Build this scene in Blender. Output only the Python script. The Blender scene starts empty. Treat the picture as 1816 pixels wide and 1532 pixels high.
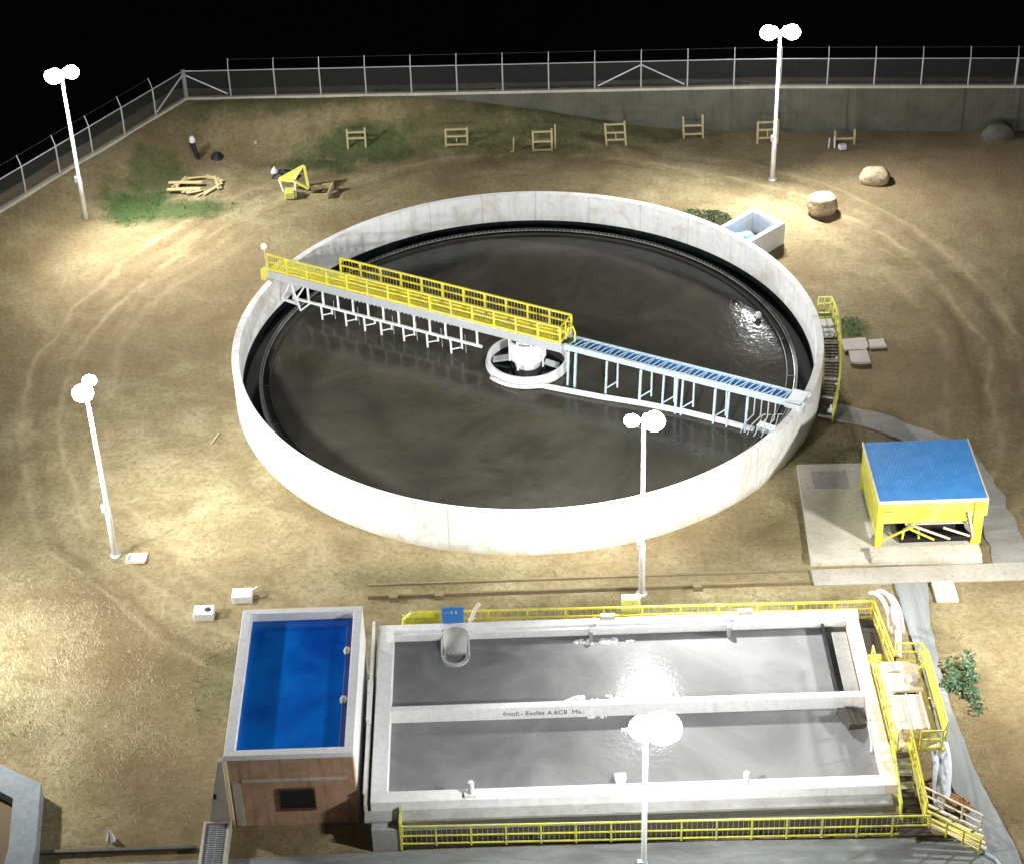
import bpy, bmesh, math, random
from mathutils import Vector, Matrix, noise
random.seed(11)
R = math.radians
sc = bpy.context.scene
col = sc.collection

# ------------------------------------------------------------------ camera
cam_d = bpy.data.cameras.new('camera'); cam = bpy.data.objects.new('camera', cam_d); col.objects.link(cam)
PIT, ROL = 0.6176699, -0.033988
fwv = Vector((0, math.cos(PIT), -math.sin(PIT))); upv = Vector((0, math.sin(PIT), math.cos(PIT))); rv = Vector((1, 0, 0))
cr, sr = math.cos(ROL), math.sin(ROL)
r2 = cr*rv + sr*upv; u2 = -sr*rv + cr*upv
m = Matrix((r2, u2, -fwv)).transposed().to_4x4()
m.translation = Vector((-1.0526, -98.44, 65.689))
cam.matrix_world = m
cam_d.sensor_fit = 'HORIZONTAL'; cam_d.sensor_width = 36; cam_d.lens = 36*3584.4/1816
cam_d.clip_end = 5000
sc.camera = cam

# ------------------------------------------------------------------ world: night sky
w = bpy.data.worlds.new('World'); sc.world = w; w.use_nodes = True
nt = w.node_tree; bg = nt.nodes['Background']
sky = nt.nodes.new('ShaderNodeTexSky'); sky.sky_type = 'NISHITA'; sky.sun_disc = False
sky.sun_elevation = R(-3); sky.sun_rotation = R(200)
nt.links.new(sky.outputs[0], bg.inputs[0]); bg.inputs[1].default_value = 0.6
sc.view_settings.view_transform = 'Standard'; sc.view_settings.look = 'None'
sc.view_settings.exposure = 0.0; sc.view_settings.gamma = 1
try:
    sc.cycles.use_denoising = True; sc.cycles.denoiser = 'OPENIMAGEDENOISE'
except Exception: pass
sc.cycles.max_bounces = 6; sc.cycles.sample_clamp_indirect = 4
LAMP_W = 18200.0

# ------------------------------------------------------------------ helpers
def tag(o, label=None, cat=None, group=None, kind=None):
    if label: o['label'] = label
    if cat: o['category'] = cat
    if group: o['group'] = group
    if kind: o['kind'] = kind
    return o
def empty(name, loc, label=None, cat=None, group=None, rz=0):
    o = bpy.data.objects.new(name, None); col.objects.link(o); o.location = loc; o.rotation_euler = (0, 0, rz)
    o.empty_display_size = 0.3
    return tag(o, label, cat, group)
def rootpos(p):
    v = Vector((0, 0, 0))
    while p is not None: v += Vector(p.location); p = p.parent
    return v
class MB:
    def __init__(s): s.v = []; s.f = []
    def quad_strip(s, rings, closed=True, cap=True):
        n = len(rings[0]); b = len(s.v)
        for r in rings: s.v += [tuple(p) for p in r]
        for i in range(len(rings)-1):
            for j in range(n if closed else n-1):
                k = (j+1) % n
                s.f.append((b+i*n+j, b+i*n+k, b+(i+1)*n+k, b+(i+1)*n+j))
        if cap:
            s.f.append(tuple(b+j for j in reversed(range(n))))
            s.f.append(tuple(b+(len(rings)-1)*n+j for j in range(n)))
        return s
    def box(s, x0, x1, y0, y1, z0, z1):
        r = lambda z: [(x0, y0, z), (x1, y0, z), (x1, y1, z), (x0, y1, z)]
        return s.quad_strip([r(z0), r(z1)])
    def obox(s, c, size, rz=0, rx=0, ry=0):
        M = Matrix.Rotation(rz, 3, 'Z') @ Matrix.Rotation(ry, 3, 'Y') @ Matrix.Rotation(rx, 3, 'X')
        hx, hy, hz = [q/2 for q in size]; c = Vector(c)
        r = lambda z: [c + M @ Vector(p) for p in ((-hx, -hy, z), (hx, -hy, z), (hx, hy, z), (-hx, hy, z))]
        return s.quad_strip([r(-hz), r(hz)])
    def bar(s, a, b, wd, ht=None, up=(0, 0, 1)):
        ht = ht or wd; a = Vector(a); b = Vector(b); d = (b-a).normalized(); up = Vector(up)
        if abs(d.dot(up)) > .98: up = Vector((1, 0, 0))
        sx = d.cross(up).normalized()*wd/2; sz = sx.cross(d).normalized()*ht/2
        r = lambda p: [p-sx-sz, p+sx-sz, p+sx+sz, p-sx+sz]
        return s.quad_strip([r(a), r(b)])
    def tube(s, pts, rad, n=8, cap=True):
        pts = [Vector(p) for p in pts]; rings = []
        rads = rad if isinstance(rad, (list, tuple)) else [rad]*len(pts)
        prev = None
        for i, p in enumerate(pts):
            d = (pts[min(i+1, len(pts)-1)] - pts[max(i-1, 0)]).normalized()
            if prev is None:
                a = Vector((0, 0, 1)) if abs(d.z) < .9 else Vector((1, 0, 0))
                x = d.cross(a).normalized()
            else:
                x = (prev - d*prev.dot(d)).normalized()
            y = d.cross(x); prev = x
            rings.append([p + (x*math.cos(t)+y*math.sin(t))*rads[i] for t in [2*math.pi*k/n for k in range(n)]])
        return s.quad_strip(rings, True, cap)
    def prism(s, poly, z0, z1):
        return s.quad_strip([[(x, y, z0) for x, y in poly], [(x, y, z1) for x, y in poly]])
    def ring(s, cx, cy, ro, ri, z0, z1, n=128, a0=0, a1=2*math.pi):
        full = abs(a1-a0-2*math.pi) < 1e-6; m_ = n if full else n+1
        b = len(s.v)
        for i in range(m_):
            a = a0+(a1-a0)*i/n; c, q = math.cos(a), math.sin(a)
            s.v += [(cx+ro*c, cy+ro*q, z0), (cx+ro*c, cy+ro*q, z1), (cx+ri*c, cy+ri*q, z1), (cx+ri*c, cy+ri*q, z0)]
        for i in range(n):
            j = (i+1) % m_
            for k in range(4):
                l = (k+1) % 4
                s.f.append((b+4*i+k, b+4*j+k, b+4*j+l, b+4*i+l))
        if not full:
            s.f.append((b, b+1, b+2, b+3)); e = b+4*n; s.f.append((e+3, e+2, e+1, e))
        return s
    def lathe(s, c, prof, n=16):
        c = Vector(c)
        rings = [[c+Vector((r*math.cos(2*math.pi*k/n), r*math.sin(2*math.pi*k/n), z)) for k in range(n)] for r, z in prof]
        return s.quad_strip(rings)
    def build(s, name, mat, parent=None, bevel=0, smooth=False, world=True, origin=None):
        off = Vector((0, 0, 0))
        if parent is not None and world: off = rootpos(parent)
        if origin is not None: off = Vector(origin)
        me = bpy.data.meshes.new(name)
        me.from_pydata([tuple(Vector(p)-off) for p in s.v], [], s.f)
        bm = bmesh.new(); bm.from_mesh(me); bmesh.ops.recalc_face_normals(bm, faces=bm.faces); bm.to_mesh(me); bm.free()
        me.materials.append(mat)
        o = bpy.data.objects.new(name, me); col.objects.link(o)
        if parent is not None: o.parent = parent
        if origin is not None: o.location = origin
        if smooth:
            for p in me.polygons: p.use_smooth = True
        if bevel:
            md = o.modifiers.new('bevel', 'BEVEL'); md.width = bevel; md.segments = 2; md.limit_method = 'ANGLE'
        return o
def copy_tree(o, parent=None):
    c = o.copy(); col.objects.link(c); c.parent = parent
    for ch in list(o.children): copy_tree(ch, c)
    return c

# ------------------------------------------------------------------ materials
def newmat(name):
    mt = bpy.data.materials.new(name); mt.use_nodes = True
    n = mt.node_tree; b = n.nodes['Principled BSDF']
    return mt, n, b
def N(n, t, **kw):
    x = n.nodes.new(t)
    for k, v in kw.items():
        if k in ('operation', 'blend_type', 'data_type', 'feature', 'noise_dimensions', 'wave_type', 'bands_direction'): setattr(x, k, v)
    return x
def pos(n):
    g = n.nodes.new('ShaderNodeNewGeometry'); return g.outputs['Position']
def noisef(n, vec, scale, detail=6, rough=.6, dist=0):
    t = n.nodes.new('ShaderNodeTexNoise'); t.inputs['Scale'].default_value = scale; t.inputs['Detail'].default_value = detail
    t.inputs['Roughness'].default_value = rough; t.inputs['Distortion'].default_value = dist
    n.links.new(vec, t.inputs['Vector']); return t.outputs['Fac']
def ramp(n, fac, stops):
    r = n.nodes.new('ShaderNodeValToRGB'); e = r.color_ramp.elements
    while len(e) < len(stops): e.new(.5)
    for i, (p, c) in enumerate(stops):
        e[i].position = p; e[i].color = (*c, 1) if len(c) == 3 else c
    n.links.new(fac, r.inputs[0]); return r.outputs[0]
def mix(n, fac, a, b, mode='MIX'):
    x = n.nodes.new('ShaderNodeMix'); x.data_type = 'RGBA'; x.blend_type = mode
    if isinstance(fac, (int, float)): x.inputs[0].default_value = fac
    else: n.links.new(fac, x.inputs[0])
    for s_, v in ((x.inputs[6], a), (x.inputs[7], b)):
        if isinstance(v, tuple): s_.default_value = (*v, 1)
        else: n.links.new(v, s_)
    return x.outputs[2]
def math_(n, op, a, b=None, clamp=False):
    x = n.nodes.new('ShaderNodeMath'); x.operation = op; x.use_clamp = clamp
    for i, v in enumerate((a, b)):
        if v is None: continue
        if isinstance(v, (int, float)): x.inputs[i].default_value = v
        else: n.links.new(v, x.inputs[i])
    return x.outputs[0]
def scalev(n, vec, s):
    x = n.nodes.new('ShaderNodeVectorMath'); x.operation = 'MULTIPLY'; n.links.new(vec, x.inputs[0]); x.inputs[1].default_value = s
    return x.outputs[0]
def bump(n, b, h, strength=.3, dist=.05):
    x = n.nodes.new('ShaderNodeBump'); x.inputs['Strength'].default_value = strength; x.inputs['Distance'].default_value = dist
    n.links.new(h, x.inputs['Height']); n.links.new(x.outputs[0], b.inputs['Normal'])
def concrete(name, base, dark, stain, amount=.5, rough=.85, streak=True, tint=None):
    mt, n, b = newmat(name); P = pos(n)
    f1 = noisef(n, P, .55, 8, .62, .6); f2 = noisef(n, P, 3.5, 8, .7)
    c = mix(n, ramp(n, f1, [(.38, (0, 0, 0)), (.68, (1, 1, 1))]), base, dark)
    if streak:
        f3 = noisef(n, scalev(n, P, (2.4, 2.4, .18)), 1.6, 5, .65)
        c = mix(n, math_(n, 'MULTIPLY', ramp(n, f3, [(.52, (0, 0, 0)), (.72, (1, 1, 1))]), amount), c, stain)
    c = mix(n, .35, c, ramp(n, f2, [(.3, tuple(q*.62 for q in base)), (.6, base)]), 'MIX')
    n.links.new(c, b.inputs['Base Color']); b.inputs['Roughness'].default_value = rough
    bump(n, b, noisef(n, P, 22, 6, .7), .35, .02)
    return mt
def painted(name, c, rough=.4, metal=0, wear=None, wscale=4, wamt=.5):
    mt, n, b = newmat(name); P = pos(n)
    wear = wear or tuple(q*.5 for q in c)
    f = noisef(n, P, wscale, 8, .75)
    cc = mix(n, math_(n, 'MULTIPLY', ramp(n, f, [(.5, (0, 0, 0)), (.7, (1, 1, 1))]), wamt), c, wear)
    n.links.new(cc, b.inputs['Base Color']); b.inputs['Roughness'].default_value = rough; b.inputs['Metallic'].default_value = metal
    bump(n, b, f, .1, .01)
    return mt
def emis(name, c, s):
    mt, n, b = newmat(name); b.inputs['Base Color'].default_value = (*c, 1)
    b.inputs['Emission Color'].default_value = (*c, 1); b.inputs['Emission Strength'].default_value = s
    return mt
M = {}
M['white_conc'] = concrete('white_concrete', (.9, .91, .91), (.8, .81, .8), (.45, .42, .35), .3)
M['tank_wall'] = concrete('tank_wall_concrete', (.9, .91, .91), (.8, .82, .82), (.5, .46, .38), .45)
def tank_detail(mt):
    n = mt.node_tree; b = n.nodes['Principled BSDF']; P = pos(n)
    sep = n.nodes.new('ShaderNodeSeparateXYZ'); n.links.new(P, sep.inputs[0]); X, Y, Z = sep.outputs
    a = math_(n, 'FRACT', math_(n, 'MULTIPLY', math_(n, 'ADD', math_(n, 'ARCTAN2', Y, X), 3.2), 30/6.2832))
    j = math_(n, 'SUBTRACT', 1.0, math_(n, 'DIVIDE', math_(n, 'ABSOLUTE', math_(n, 'SUBTRACT', a, .5)), .012), True)
    old = b.inputs['Base Color'].links[0].from_socket
    tide = math_(n, 'ADD', Z, math_(n, 'MULTIPLY', math_(n, 'SUBTRACT', noisef(n, scalev(n, P, (1, 1, .4)), .9, 8, .7), .5), 1.6))
    low = math_(n, 'MULTIPLY', math_(n, 'SUBTRACT', 1.0, math_(n, 'DIVIDE', tide, .55), True), .75)
    blot = ramp(n, noisef(n, P, .42, 9, .7, 1.0), [(.5, (0, 0, 0)), (.66, (.75, .75, .75))])
    c = mix(n, low, old, (.42, .35, .24)); c = mix(n, blot, c, (.58, .54, .44)); c = mix(n, math_(n, 'MULTIPLY', j, .6), c, (.35, .34, .3))
    n.links.new(c, b.inputs['Base Color'])
tank_detail(M['tank_wall'])
M['grey_conc'] = concrete('grey_concrete', (.42, .42, .4), (.27, .27, .25), (.18, .16, .13), .6)
M['pave'] = concrete('dull_pavement', (.44, .42, .36), (.34, .32, .26), (.16, .14, .1), .6)
M['cream_conc'] = concrete('cream_concrete', (.6, .57, .48), (.42, .38, .3), (.3, .27, .2), .7)
M['retain'] = concrete('retaining_concrete', (.13, .13, .105), (.065, .07, .05), (.07, .065, .06), .8)
M['tan_wall'] = concrete('tan_plaster', (.58, .38, .24), (.34, .18, .1), (.12, .06, .035), 1.0)
M['kerb_brown'] = concrete('brown_kerb', (.27, .215, .125), (.2, .155, .085), (.16, .12, .07), .7)
M['wet_shade'] = painted('wet_shade_concrete', (.012, .016, .017), .25, 0, (.04, .045, .045), 2, .5)
M['yellow'] = painted('yellow_paint', (.8, .71, .05), .5, 0, (.42, .34, .1), 3.5, .75)
M['yellow2'] = painted('yellow_green_paint', (.72, .71, .07), .5, 0, (.4, .38, .14), 3.5, .75)
def grime(mt, c2, thr):
    n = mt.node_tree; b = n.nodes['Principled BSDF']; old = b.inputs['Base Color'].links[0].from_socket
    f = noisef(n, pos(n), 1.1, 9, .8, .8); c = mix(n, ramp(n, f, [(thr, (0, 0, 0)), (thr+.12, (.7, .7, .7))]), old, c2)
    f = noisef(n, pos(n), 17, 3, .7); c = mix(n, ramp(n, f, [(.63, (0, 0, 0)), (.68, (.9, .9, .9))]), c, (.2, .1, .04)); n.links.new(c, b.inputs['Base Color'])
grime(M['yellow'], (.5, .46, .2), .48); grime(M['yellow2'], (.5, .5, .26), .46)
M['galv'] = painted('galvanised_steel', (.6, .63, .65), .4, .35, (.38, .4, .42), 5, .6)
M['fencew'] = painted('fence_wire', (.13, .135, .14), .6, .2)
M['pole'] = painted('white_pole_paint', (.8, .8, .82), .4, .1, (.55, .53, .52), 3, .5)
M['lightblue'] = painted('pale_blue_steel', (.5, .64, .72), .45, .1, (.25, .36, .45), 5, .6)
M['blue'] = painted('blue_paint', (.03, .2, .55), .4, 0, (.02, .1, .3), 5, .5)
M['whitep'] = painted('white_paint', (.8, .81, .82), .5, 0, (.5, .5, .46), 3, .7)
M['cream'] = painted('cream_paint', (.78, .66, .52), .6, 0, (.5, .38, .28), 4, .6)
M['black'] = painted('black_rubber', (.012, .012, .014), .6)
M['darksteel'] = painted('dark_steel_grating', (.06, .055, .05), .5, .3, (.16, .13, .09), 6, .5)
M['wood'] = painted('weathered_wood', (.5, .42, .24), .8, 0, (.3, .24, .13), 7, .7)
M['tanplank'] = painted('sandy_planks', (.62, .5, .26), .8, 0, (.42, .3, .12), 7, .7)
M['pink'] = painted('pinkish_hose', (.82, .68, .64), .55, 0, (.6, .38, .32), 3, .6)
M['rust'] = painted('rusty_rubble', (.32, .17, .07), .9, 0, (.12, .06, .03), 9, .8)
M['tarp'] = painted('pale_tarp', (.72, .78, .86), .6, 0, (.3, .36, .5), 3, .6)
M['stone'] = concrete('pale_stone', (.55, .45, .3), (.36, .28, .17), (.3, .22, .12), .3, streak=False)
def speckle(mt, sc_, c2):
    n = mt.node_tree; b = n.nodes['Principled BSDF']; old = b.inputs['Base Color'].links[0].from_socket
    c = mix(n, ramp(n, noisef(n, pos(n), sc_, 4, .8), [(.5, (0, 0, 0)), (.58, (.8, .8, .8))]), old, c2); n.links.new(c, b.inputs['Base Color'])
speckle(M['stone'], 9, (.17, .12, .07))
M['paver'] = concrete('pinkish_paver', (.55, .49, .45), (.44, .38, .34), (.3, .25, .2), .3, streak=False)
M['gravelm'] = concrete('gravel', (.38, .31, .19), (.28, .22, .13), (.2, .16, .1), .3, streak=False)
M['lampglass'] = emis('lit_lamp_glass', (.95, .98, 1.0), 60)
M['bulb'] = emis('lit_bulb', (1, 1, .95), 6)

# roof: ribbed/tiled blue
def mk_roof():
    mt, n, b = newmat('blue_roof_tile'); P = pos(n)
    f = noisef(n, P, 1.3, 6, .6)
    c = ramp(n, f, [(.3, (.045, .24, .6)), (.7, (.07, .32, .74))])
    n.links.new(c, b.inputs['Base Color']); b.inputs['Roughness'].default_value = .45
    v = n.nodes.new('ShaderNodeTexVoronoi'); v.inputs['Scale'].default_value = 6.5; v.inputs['Randomness'].default_value = .25
    n.links.new(P, v.inputs['Vector']); bump(n, b, v.outputs['Distance'], .55, .04)
    return mt
M['roof'] = mk_roof()

# ---- ground
def mk_ground():
    mt, n, b = newmat('sandy_ground'); P = pos(n)
    sep = n.nodes.new('ShaderNodeSeparateXYZ'); n.links.new(P, sep.inputs[0]); X, Y, Z = sep.outputs
    big = noisef(n, P, .07, 6, .6, .5); mid = noisef(n, P, .3, 11, .72, .25); fine = noisef(n, P, 3.2, 10, .8); vf = noisef(n, P, 14, 5, .7)
    c = ramp(n, mid, [(.33, (.225, .178, .088)), (.5, (.36, .3, .16)), (.66, (.48, .415, .245))])
    c = mix(n, ramp(n, big, [(.42, (0, 0, 0)), (.62, (1, 1, 1))]), c, mix(n, .6, c, (.21, .135, .065)))
    c = mix(n, ramp(n, fine, [(.36, (.75, .75, .75)), (.54, (0, 0, 0))]), c, (.17, .13, .07))
    c = mix(n, ramp(n, vf, [(.6, (0, 0, 0)), (.74, (.6, .6, .6))]), c, (.56, .49, .33))
    # reddish-brown soil to the right and behind
    redm = math_(n, 'MULTIPLY', math_(n, 'MULTIPLY_ADD', X, 1/22.0, True) if False else math_(n, 'DIVIDE', math_(n, 'SUBTRACT', X, 12.0), 16.0, True),
                 math_(n, 'DIVIDE', math_(n, 'ADD', Y, 12.0), 30.0, True), True)
    c = mix(n, math_(n, 'MULTIPLY', redm, .5), c, mix(n, mid, (.2, .13, .085), (.3, .22, .13)))
    # rut bands round the tank
    rr = n.nodes.new('ShaderNodeVectorMath'); rr.operation = 'LENGTH'
    pz = scalev(n, P, (1, 1, 0)); n.links.new(pz, rr.inputs[0]); rad = rr.outputs['Value']
    dist = math_(n, 'ADD', rad, math_(n, 'MULTIPLY', math_(n, 'SUBTRACT', noisef(n, P, .12, 3, .5), .5), 3.2))
    for r0, wd, cc, am in ((26.2, .38, (.2, .14, .075), .5), (27.0, .3, (.52, .42, .25), .65), (28.6, .42, (.19, .13, .07), .55), (29.4, .3, (.5, .4, .24), .6), (24.6, .5, (.5, .4, .24), .35)):
        g = math_(n, 'SUBTRACT', 1.0, math_(n, 'DIVIDE', math_(n, 'ABSOLUTE', math_(n, 'SUBTRACT', dist, r0)), wd), True)
        g = math_(n, 'MULTIPLY', g, ramp(n, noisef(n, P, .5, 4, .6), [(.35, (0, 0, 0)), (.6, (am, am, am))]))
        c = mix(n, g, c, cc)
    # grass / moss patches
    wob = math_(n, 'MULTIPLY', math_(n, 'SUBTRACT', noisef(n, P, .6, 8, .7), .5), 1.9)
    tot = None
    for (x, y, rx, ry, s) in GREEN:
        dx = math_(n, 'DIVIDE', math_(n, 'SUBTRACT', X, x), rx); dy = math_(n, 'DIVIDE', math_(n, 'SUBTRACT', Y, y), ry)
        d = math_(n, 'SQRT', math_(n, 'ADD', math_(n, 'MULTIPLY', dx, dx), math_(n, 'MULTIPLY', dy, dy)))
        g = math_(n, 'MULTIPLY', math_(n, 'MULTIPLY', math_(n, 'SUBTRACT', 1.15, math_(n, 'ADD', d, wob)), 1.8, True), s)
        tot = g if tot is None else math_(n, 'MAXIMUM', tot, g)
    gc = ramp(n, fine, [(.3, (.035, .06, .02)), (.6, (.09, .14, .045)), (.75, (.17, .2, .08))])
    c = mix(n, tot, c, gc)
    c = mix(n, math_(n, 'MULTIPLY', math_(n, 'ADD', Z, .5), -1.0, True), c, (.012, .015, .009))  # ground below yard level coloured near-black in place of unlit night darkness
    n.links.new(c, b.inputs['Base Color']); b.inputs['Roughness'].default_value = .95
    b.inputs['Specular IOR Level'].default_value = .2
    h = math_(n, 'ADD', math_(n, 'MULTIPLY', fine, .6), math_(n, 'MULTIPLY', vf, .25)); h = math_(n, 'ADD', h, mid)
    bump(n, b, h, 1.0, .22)
    return mt
GREEN = [(-25.8, 21.6, 2.6, 2.8, 1), (-22.5, 21.0, 3.5, 1.6, .9), (-24.5, 25, 2.2, 2.6, .7), (-14, 26.6, 3.2, 1.2, .75), (-11, 28.3, 4.5, 1.6, .8),
         (-3, 28.9, 8, 1.9, .55), (6, 29.4, 8, 1.6, .5), (-16, 32, 9, 1.5, .55), (1, 27.3, 5, .8, .5), (19.6, 3.4, 1.0, 1.4, .9), (17.0, -4.6, 1.2, 1.5, .9),
         (14.9, -9.0, 3.2, 1.2, .45), (11.8, 17.2, 1.8, 1.2, .5), (-15.6, -26, 1.2, 3, .35), (-6, -18.5, 7, 1.0, .25), (4, -35.8, 9, .6, .35), (-27, -28, 5, 3, .22), (8, -21.5, 10, .7, .3)]
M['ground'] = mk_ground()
def mk_grass():
    mt, n, b = newmat('grass_blades'); P = pos(n)
    c = ramp(n, noisef(n, P, 1.2, 4, .6), [(.3, (.05, .1, .03)), (.7, (.13, .22, .06))])
    n.links.new(c, b.inputs['Base Color']); b.inputs['Roughness'].default_value = .6; return mt
M['grass'] = mk_grass()
def mk_leaf(name, a, b_):
    mt, n, b = newmat(name); P = pos(n)
    c = ramp(n, noisef(n, P, 3.2, 4, .6), [(.35, a), (.65, b_)])
    n.links.new(c, b.inputs['Base Color']); b.inputs['Roughness'].default_value = .55; return mt
M['bush'] = mk_leaf('bush_leaf', (.05, .085, .03), (.19, .21, .1))
M['leaf'] = mk_leaf('plant_leaf', (.05, .12, .05), (.13, .2, .1))
def mk_road(name, a, b_, rough=.55):
    mt, n, b = newmat(name); P = pos(n)
    f = noisef(n, scalev(n, P, (.35, 1.6, 1)), .9, 8, .65, .6)
    c = ramp(n, f, [(.33, a), (.66, b_)])
    c = mix(n, ramp(n, noisef(n, P, 6, 6, .7), [(.5, (0, 0, 0)), (.75, (.3, .3, .3))]), c, (.1, .09, .07))
    n.links.new(c, b.inputs['Base Color']); b.inputs['Roughness'].default_value = rough
    bump(n, b, noisef(n, P, 9, 6, .7), .3, .02); return mt
M['slate'] = concrete('slate_concrete', (.3, .34, .36), (.19, .22, .24), (.12, .12, .11), .6)
M['road'] = mk_road('grey_road', (.15, .16, .16), (.3, .315, .31))
def mk_path():
    mt, n, b = newmat('bluegrey_path'); P = pos(n)
    f = noisef(n, scalev(n, P, (2.6, .22, 1)), 1.0, 7, .62, .5)
    c = ramp(n, f, [(.33, (.2, .215, .22)), (.5, (.25, .27, .275)), (.68, (.31, .325, .325))])
    n.links.new(c, b.inputs['Base Color']); b.inputs['Roughness'].default_value = .6
    bump(n, b, noisef(n, P, 8, 6, .7), .3, .02); return mt
M['path'] = mk_path()
M['faint_path'] = mk_road('faint_path', (.24, .225, .18), (.34, .345, .33), .8)
# ---- waters
def mk_water(name, a, b_, rough, bs, bd, ior=1.33, spec=.5, rscale=5, ext=None):
    mt, n, b = newmat(name); P = pos(n)
    f = noisef(n, P, .16, 6, .6, 1.6)
    c = ramp(n, f, [(.36, a), (.62, b_)])
    if ext:
        c = mix(n, ramp(n, noisef(n, P, 2.2, 8, .7, .5), [(.55, (0, 0, 0)), (.8, (.6, .6, .6))]), c, ext)
    n.links.new(c, b.inputs['Base Color']); b.inputs['IOR'].default_value = ior
    b.inputs['Specular IOR Level'].default_value = spec
    rr = math_(n, 'ADD', rough, math_(n, 'MULTIPLY', noisef(n, P, .35, 5, .6), rough))
    n.links.new(rr, b.inputs['Roughness'])
    bump(n, b, noisef(n, P, rscale, 4, .6), bs, bd); return mt
M['dark_water'] = mk_water('murky_tank_water', (.044, .042, .034), (.07, .067, .053), .06, .55, .03, rscale=2.6, ext=(.02, .018, .014))
M['milky_water'] = mk_water('milky_tank_water', (.19, .193, .193), (.27, .273, .273), .1, .45, .03, rscale=4, spec=.3)
M['blue_water'] = mk_water('blue_pool_water', (.003, .07, .42), (.004, .19, .75), .12, .12, .02, rscale=2)
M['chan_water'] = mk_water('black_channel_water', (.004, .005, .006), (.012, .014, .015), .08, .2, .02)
M['foam'] = concrete('white_foam', (.85, .86, .86), (.68, .7, .7), (.4, .4, .4), .3, .95, streak=False)

# ------------------------------------------------------------------ terrain
FC = Vector((-23.35, 32.7)); FR = Vector((62.0, 26.4)); FL = Vector((-46.0, 2.4))
def fence_z(x):       # ground level on the fence line
    return 2.45 + .85*min(1, max(0, (x+23)/40))
def left_z(t):        # along left fence, t metres from the corner
    return 2.45 - min(1, t/20)*.8
def seg_side(p, a, b):
    d = (b-a); L = d.length; d = d/L; q = p-a
    return d.x*q.y-d.y*q.x, q.dot(d)
def height(x, y):
    p = Vector((x, y))
    sb, tb = seg_side(p, FC, FR)         # >0 = beyond the back fence
    sl, tl = seg_side(p, FC, FL)         # <0 = beyond the left fence? (checked by sign below)
    sl = -sl
    z = 0.0
    rut = 0
    r = math.hypot(x, y) + (noise.noise(Vector((x*.12, y*.12, 3)))*1.6)
    for r0 in (26.2, 28.6): rut -= .10*math.exp(-((r-r0)/.35)**2)
    for r0 in (25.5, 27.4, 29.5): rut += .07*math.exp(-((r-r0)/.4)**2)
    nz = noise.noise(Vector((x*.25, y*.25, 0)))*.07 + noise.noise(Vector((x*.9, y*.9, 5)))*.035
    flat = 1.0
    if -18 < x < 27 and y < -15 or math.hypot(x, y) < 19: flat = .25
    z = (nz+rut)*flat
    ss = lambda t: t*t*(3-2*t) if 0 < t < 1 else (0 if t <= 0 else 1)
    # bank below the back fence (to the left), a wall further right
    fz = fence_z(x)
    wb = ss((x+10)/24)
    bank = fz*ss((sb+4.6)/4.4)
    wallstep = fz if sb > .45 else 0
    zb = bank*(1-wb)+wallstep*wb
    lz = left_z(tl)*ss((sl+4.2)/4.0)
    zz = max(zb, lz)
    top = z + zz
    out = max(sb, sl)
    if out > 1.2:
        top = top - 9*ss((out-1.2)/9)  # drop shaped so the fence wall keeps outer ground in shadow
    return top
def axis(lo, hi, st, far):
    a = []; v = lo
    while v <= hi+1e-6: a.append(v); v += st
    g = st; v = lo; pre = []
    while v > -far: g *= 1.5; v -= g; pre.append(v)
    g = st; v = a[-1]; post = []
    while v < far: g *= 1.5; v += g; post.append(v)
    return pre[::-1]+a+post
xs = axis(-40, 42, .33, 2500); ys = axis(-46, 42, .33, 2500)
verts = [(x, y, height(x, y)) for y in ys for x in xs]
nx = len(xs); faces = [(j*nx+i, j*nx+i+1, (j+1)*nx+i+1, (j+1)*nx+i) for j in range(len(ys)-1) for i in range(nx-1)]
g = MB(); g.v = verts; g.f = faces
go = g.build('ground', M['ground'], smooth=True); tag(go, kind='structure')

def sheet(name, poly, z, mat):
    b = MB(); n0 = 0
    b.v = [(x, y, z) for x, y in poly]; b.f = [tuple(range(len(poly)))]
    o = b.build(name, mat); tag(o, kind='structure'); return o
def slab(name, poly, z0, z1, mat):
    o = MB().prism(poly, z0, z1).build(name, mat, bevel=.02); tag(o, kind='structure'); return o
slab('road', [(-60, -95), (19.6, -95), (19.2, -48), (19.3, -37.9), (17, -37.55), (8, -37.25), (-4, -37.2), (-15, -37.35), (-24, -37.3), (-60, -37.0)], -.1, .09, M['road'])
def edge_poly(L, Rr, amp=.1):
    out = []
    for P_, sgn in ((L, 1), (Rr[::-1], 1)):
        for i in range(len(P_)-1):
            a, b_ = Vector(P_[i]), Vector(P_[i+1]); k = max(2, int((b_-a).length/.5))
            for j in range(k):
                p = a.lerp(b_, j/k); out.append((p.x+noise.noise(Vector((p.x, p.y, 7)))*amp, p.y+noise.noise(Vector((p.x, p.y, 9)))*amp))
        out.append(P_[-1])
    return out
slab('path', edge_poly([(17.9, -20.35), (18.0, -24), (18.15, -28), (18.05, -31), (18.0, -34), (18.3, -37.7), (19.4, -48), (19.8, -95)], [(19.55, -20.35), (19.1, -24), (18.95, -28), (19.05, -31), (19.35, -34.5), (20.0, -37.9), (20.6, -48), (21.2, -95)] ), -.1, .11, M['path'])
slab('pavement', [(13.9, -20.3), (13.9, -19.05), (22.65, -19.05), (30, -19.0), (30, -20.35)], -.1, .12, M['pave'])
slab('side_path', edge_poly([(23.2, -19.0), (23.3, -15), (23.1, -12), (22.4, -9.7), (18.6, -6.6), (16.4, -5.6)], [(25.4, -19.0), (25.0, -15), (24.7, -11.5), (23.8, -8.6), (20.5, -6.0), (17.6, -4.4)], .25), -.15, .075, M['faint_path'])

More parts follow.
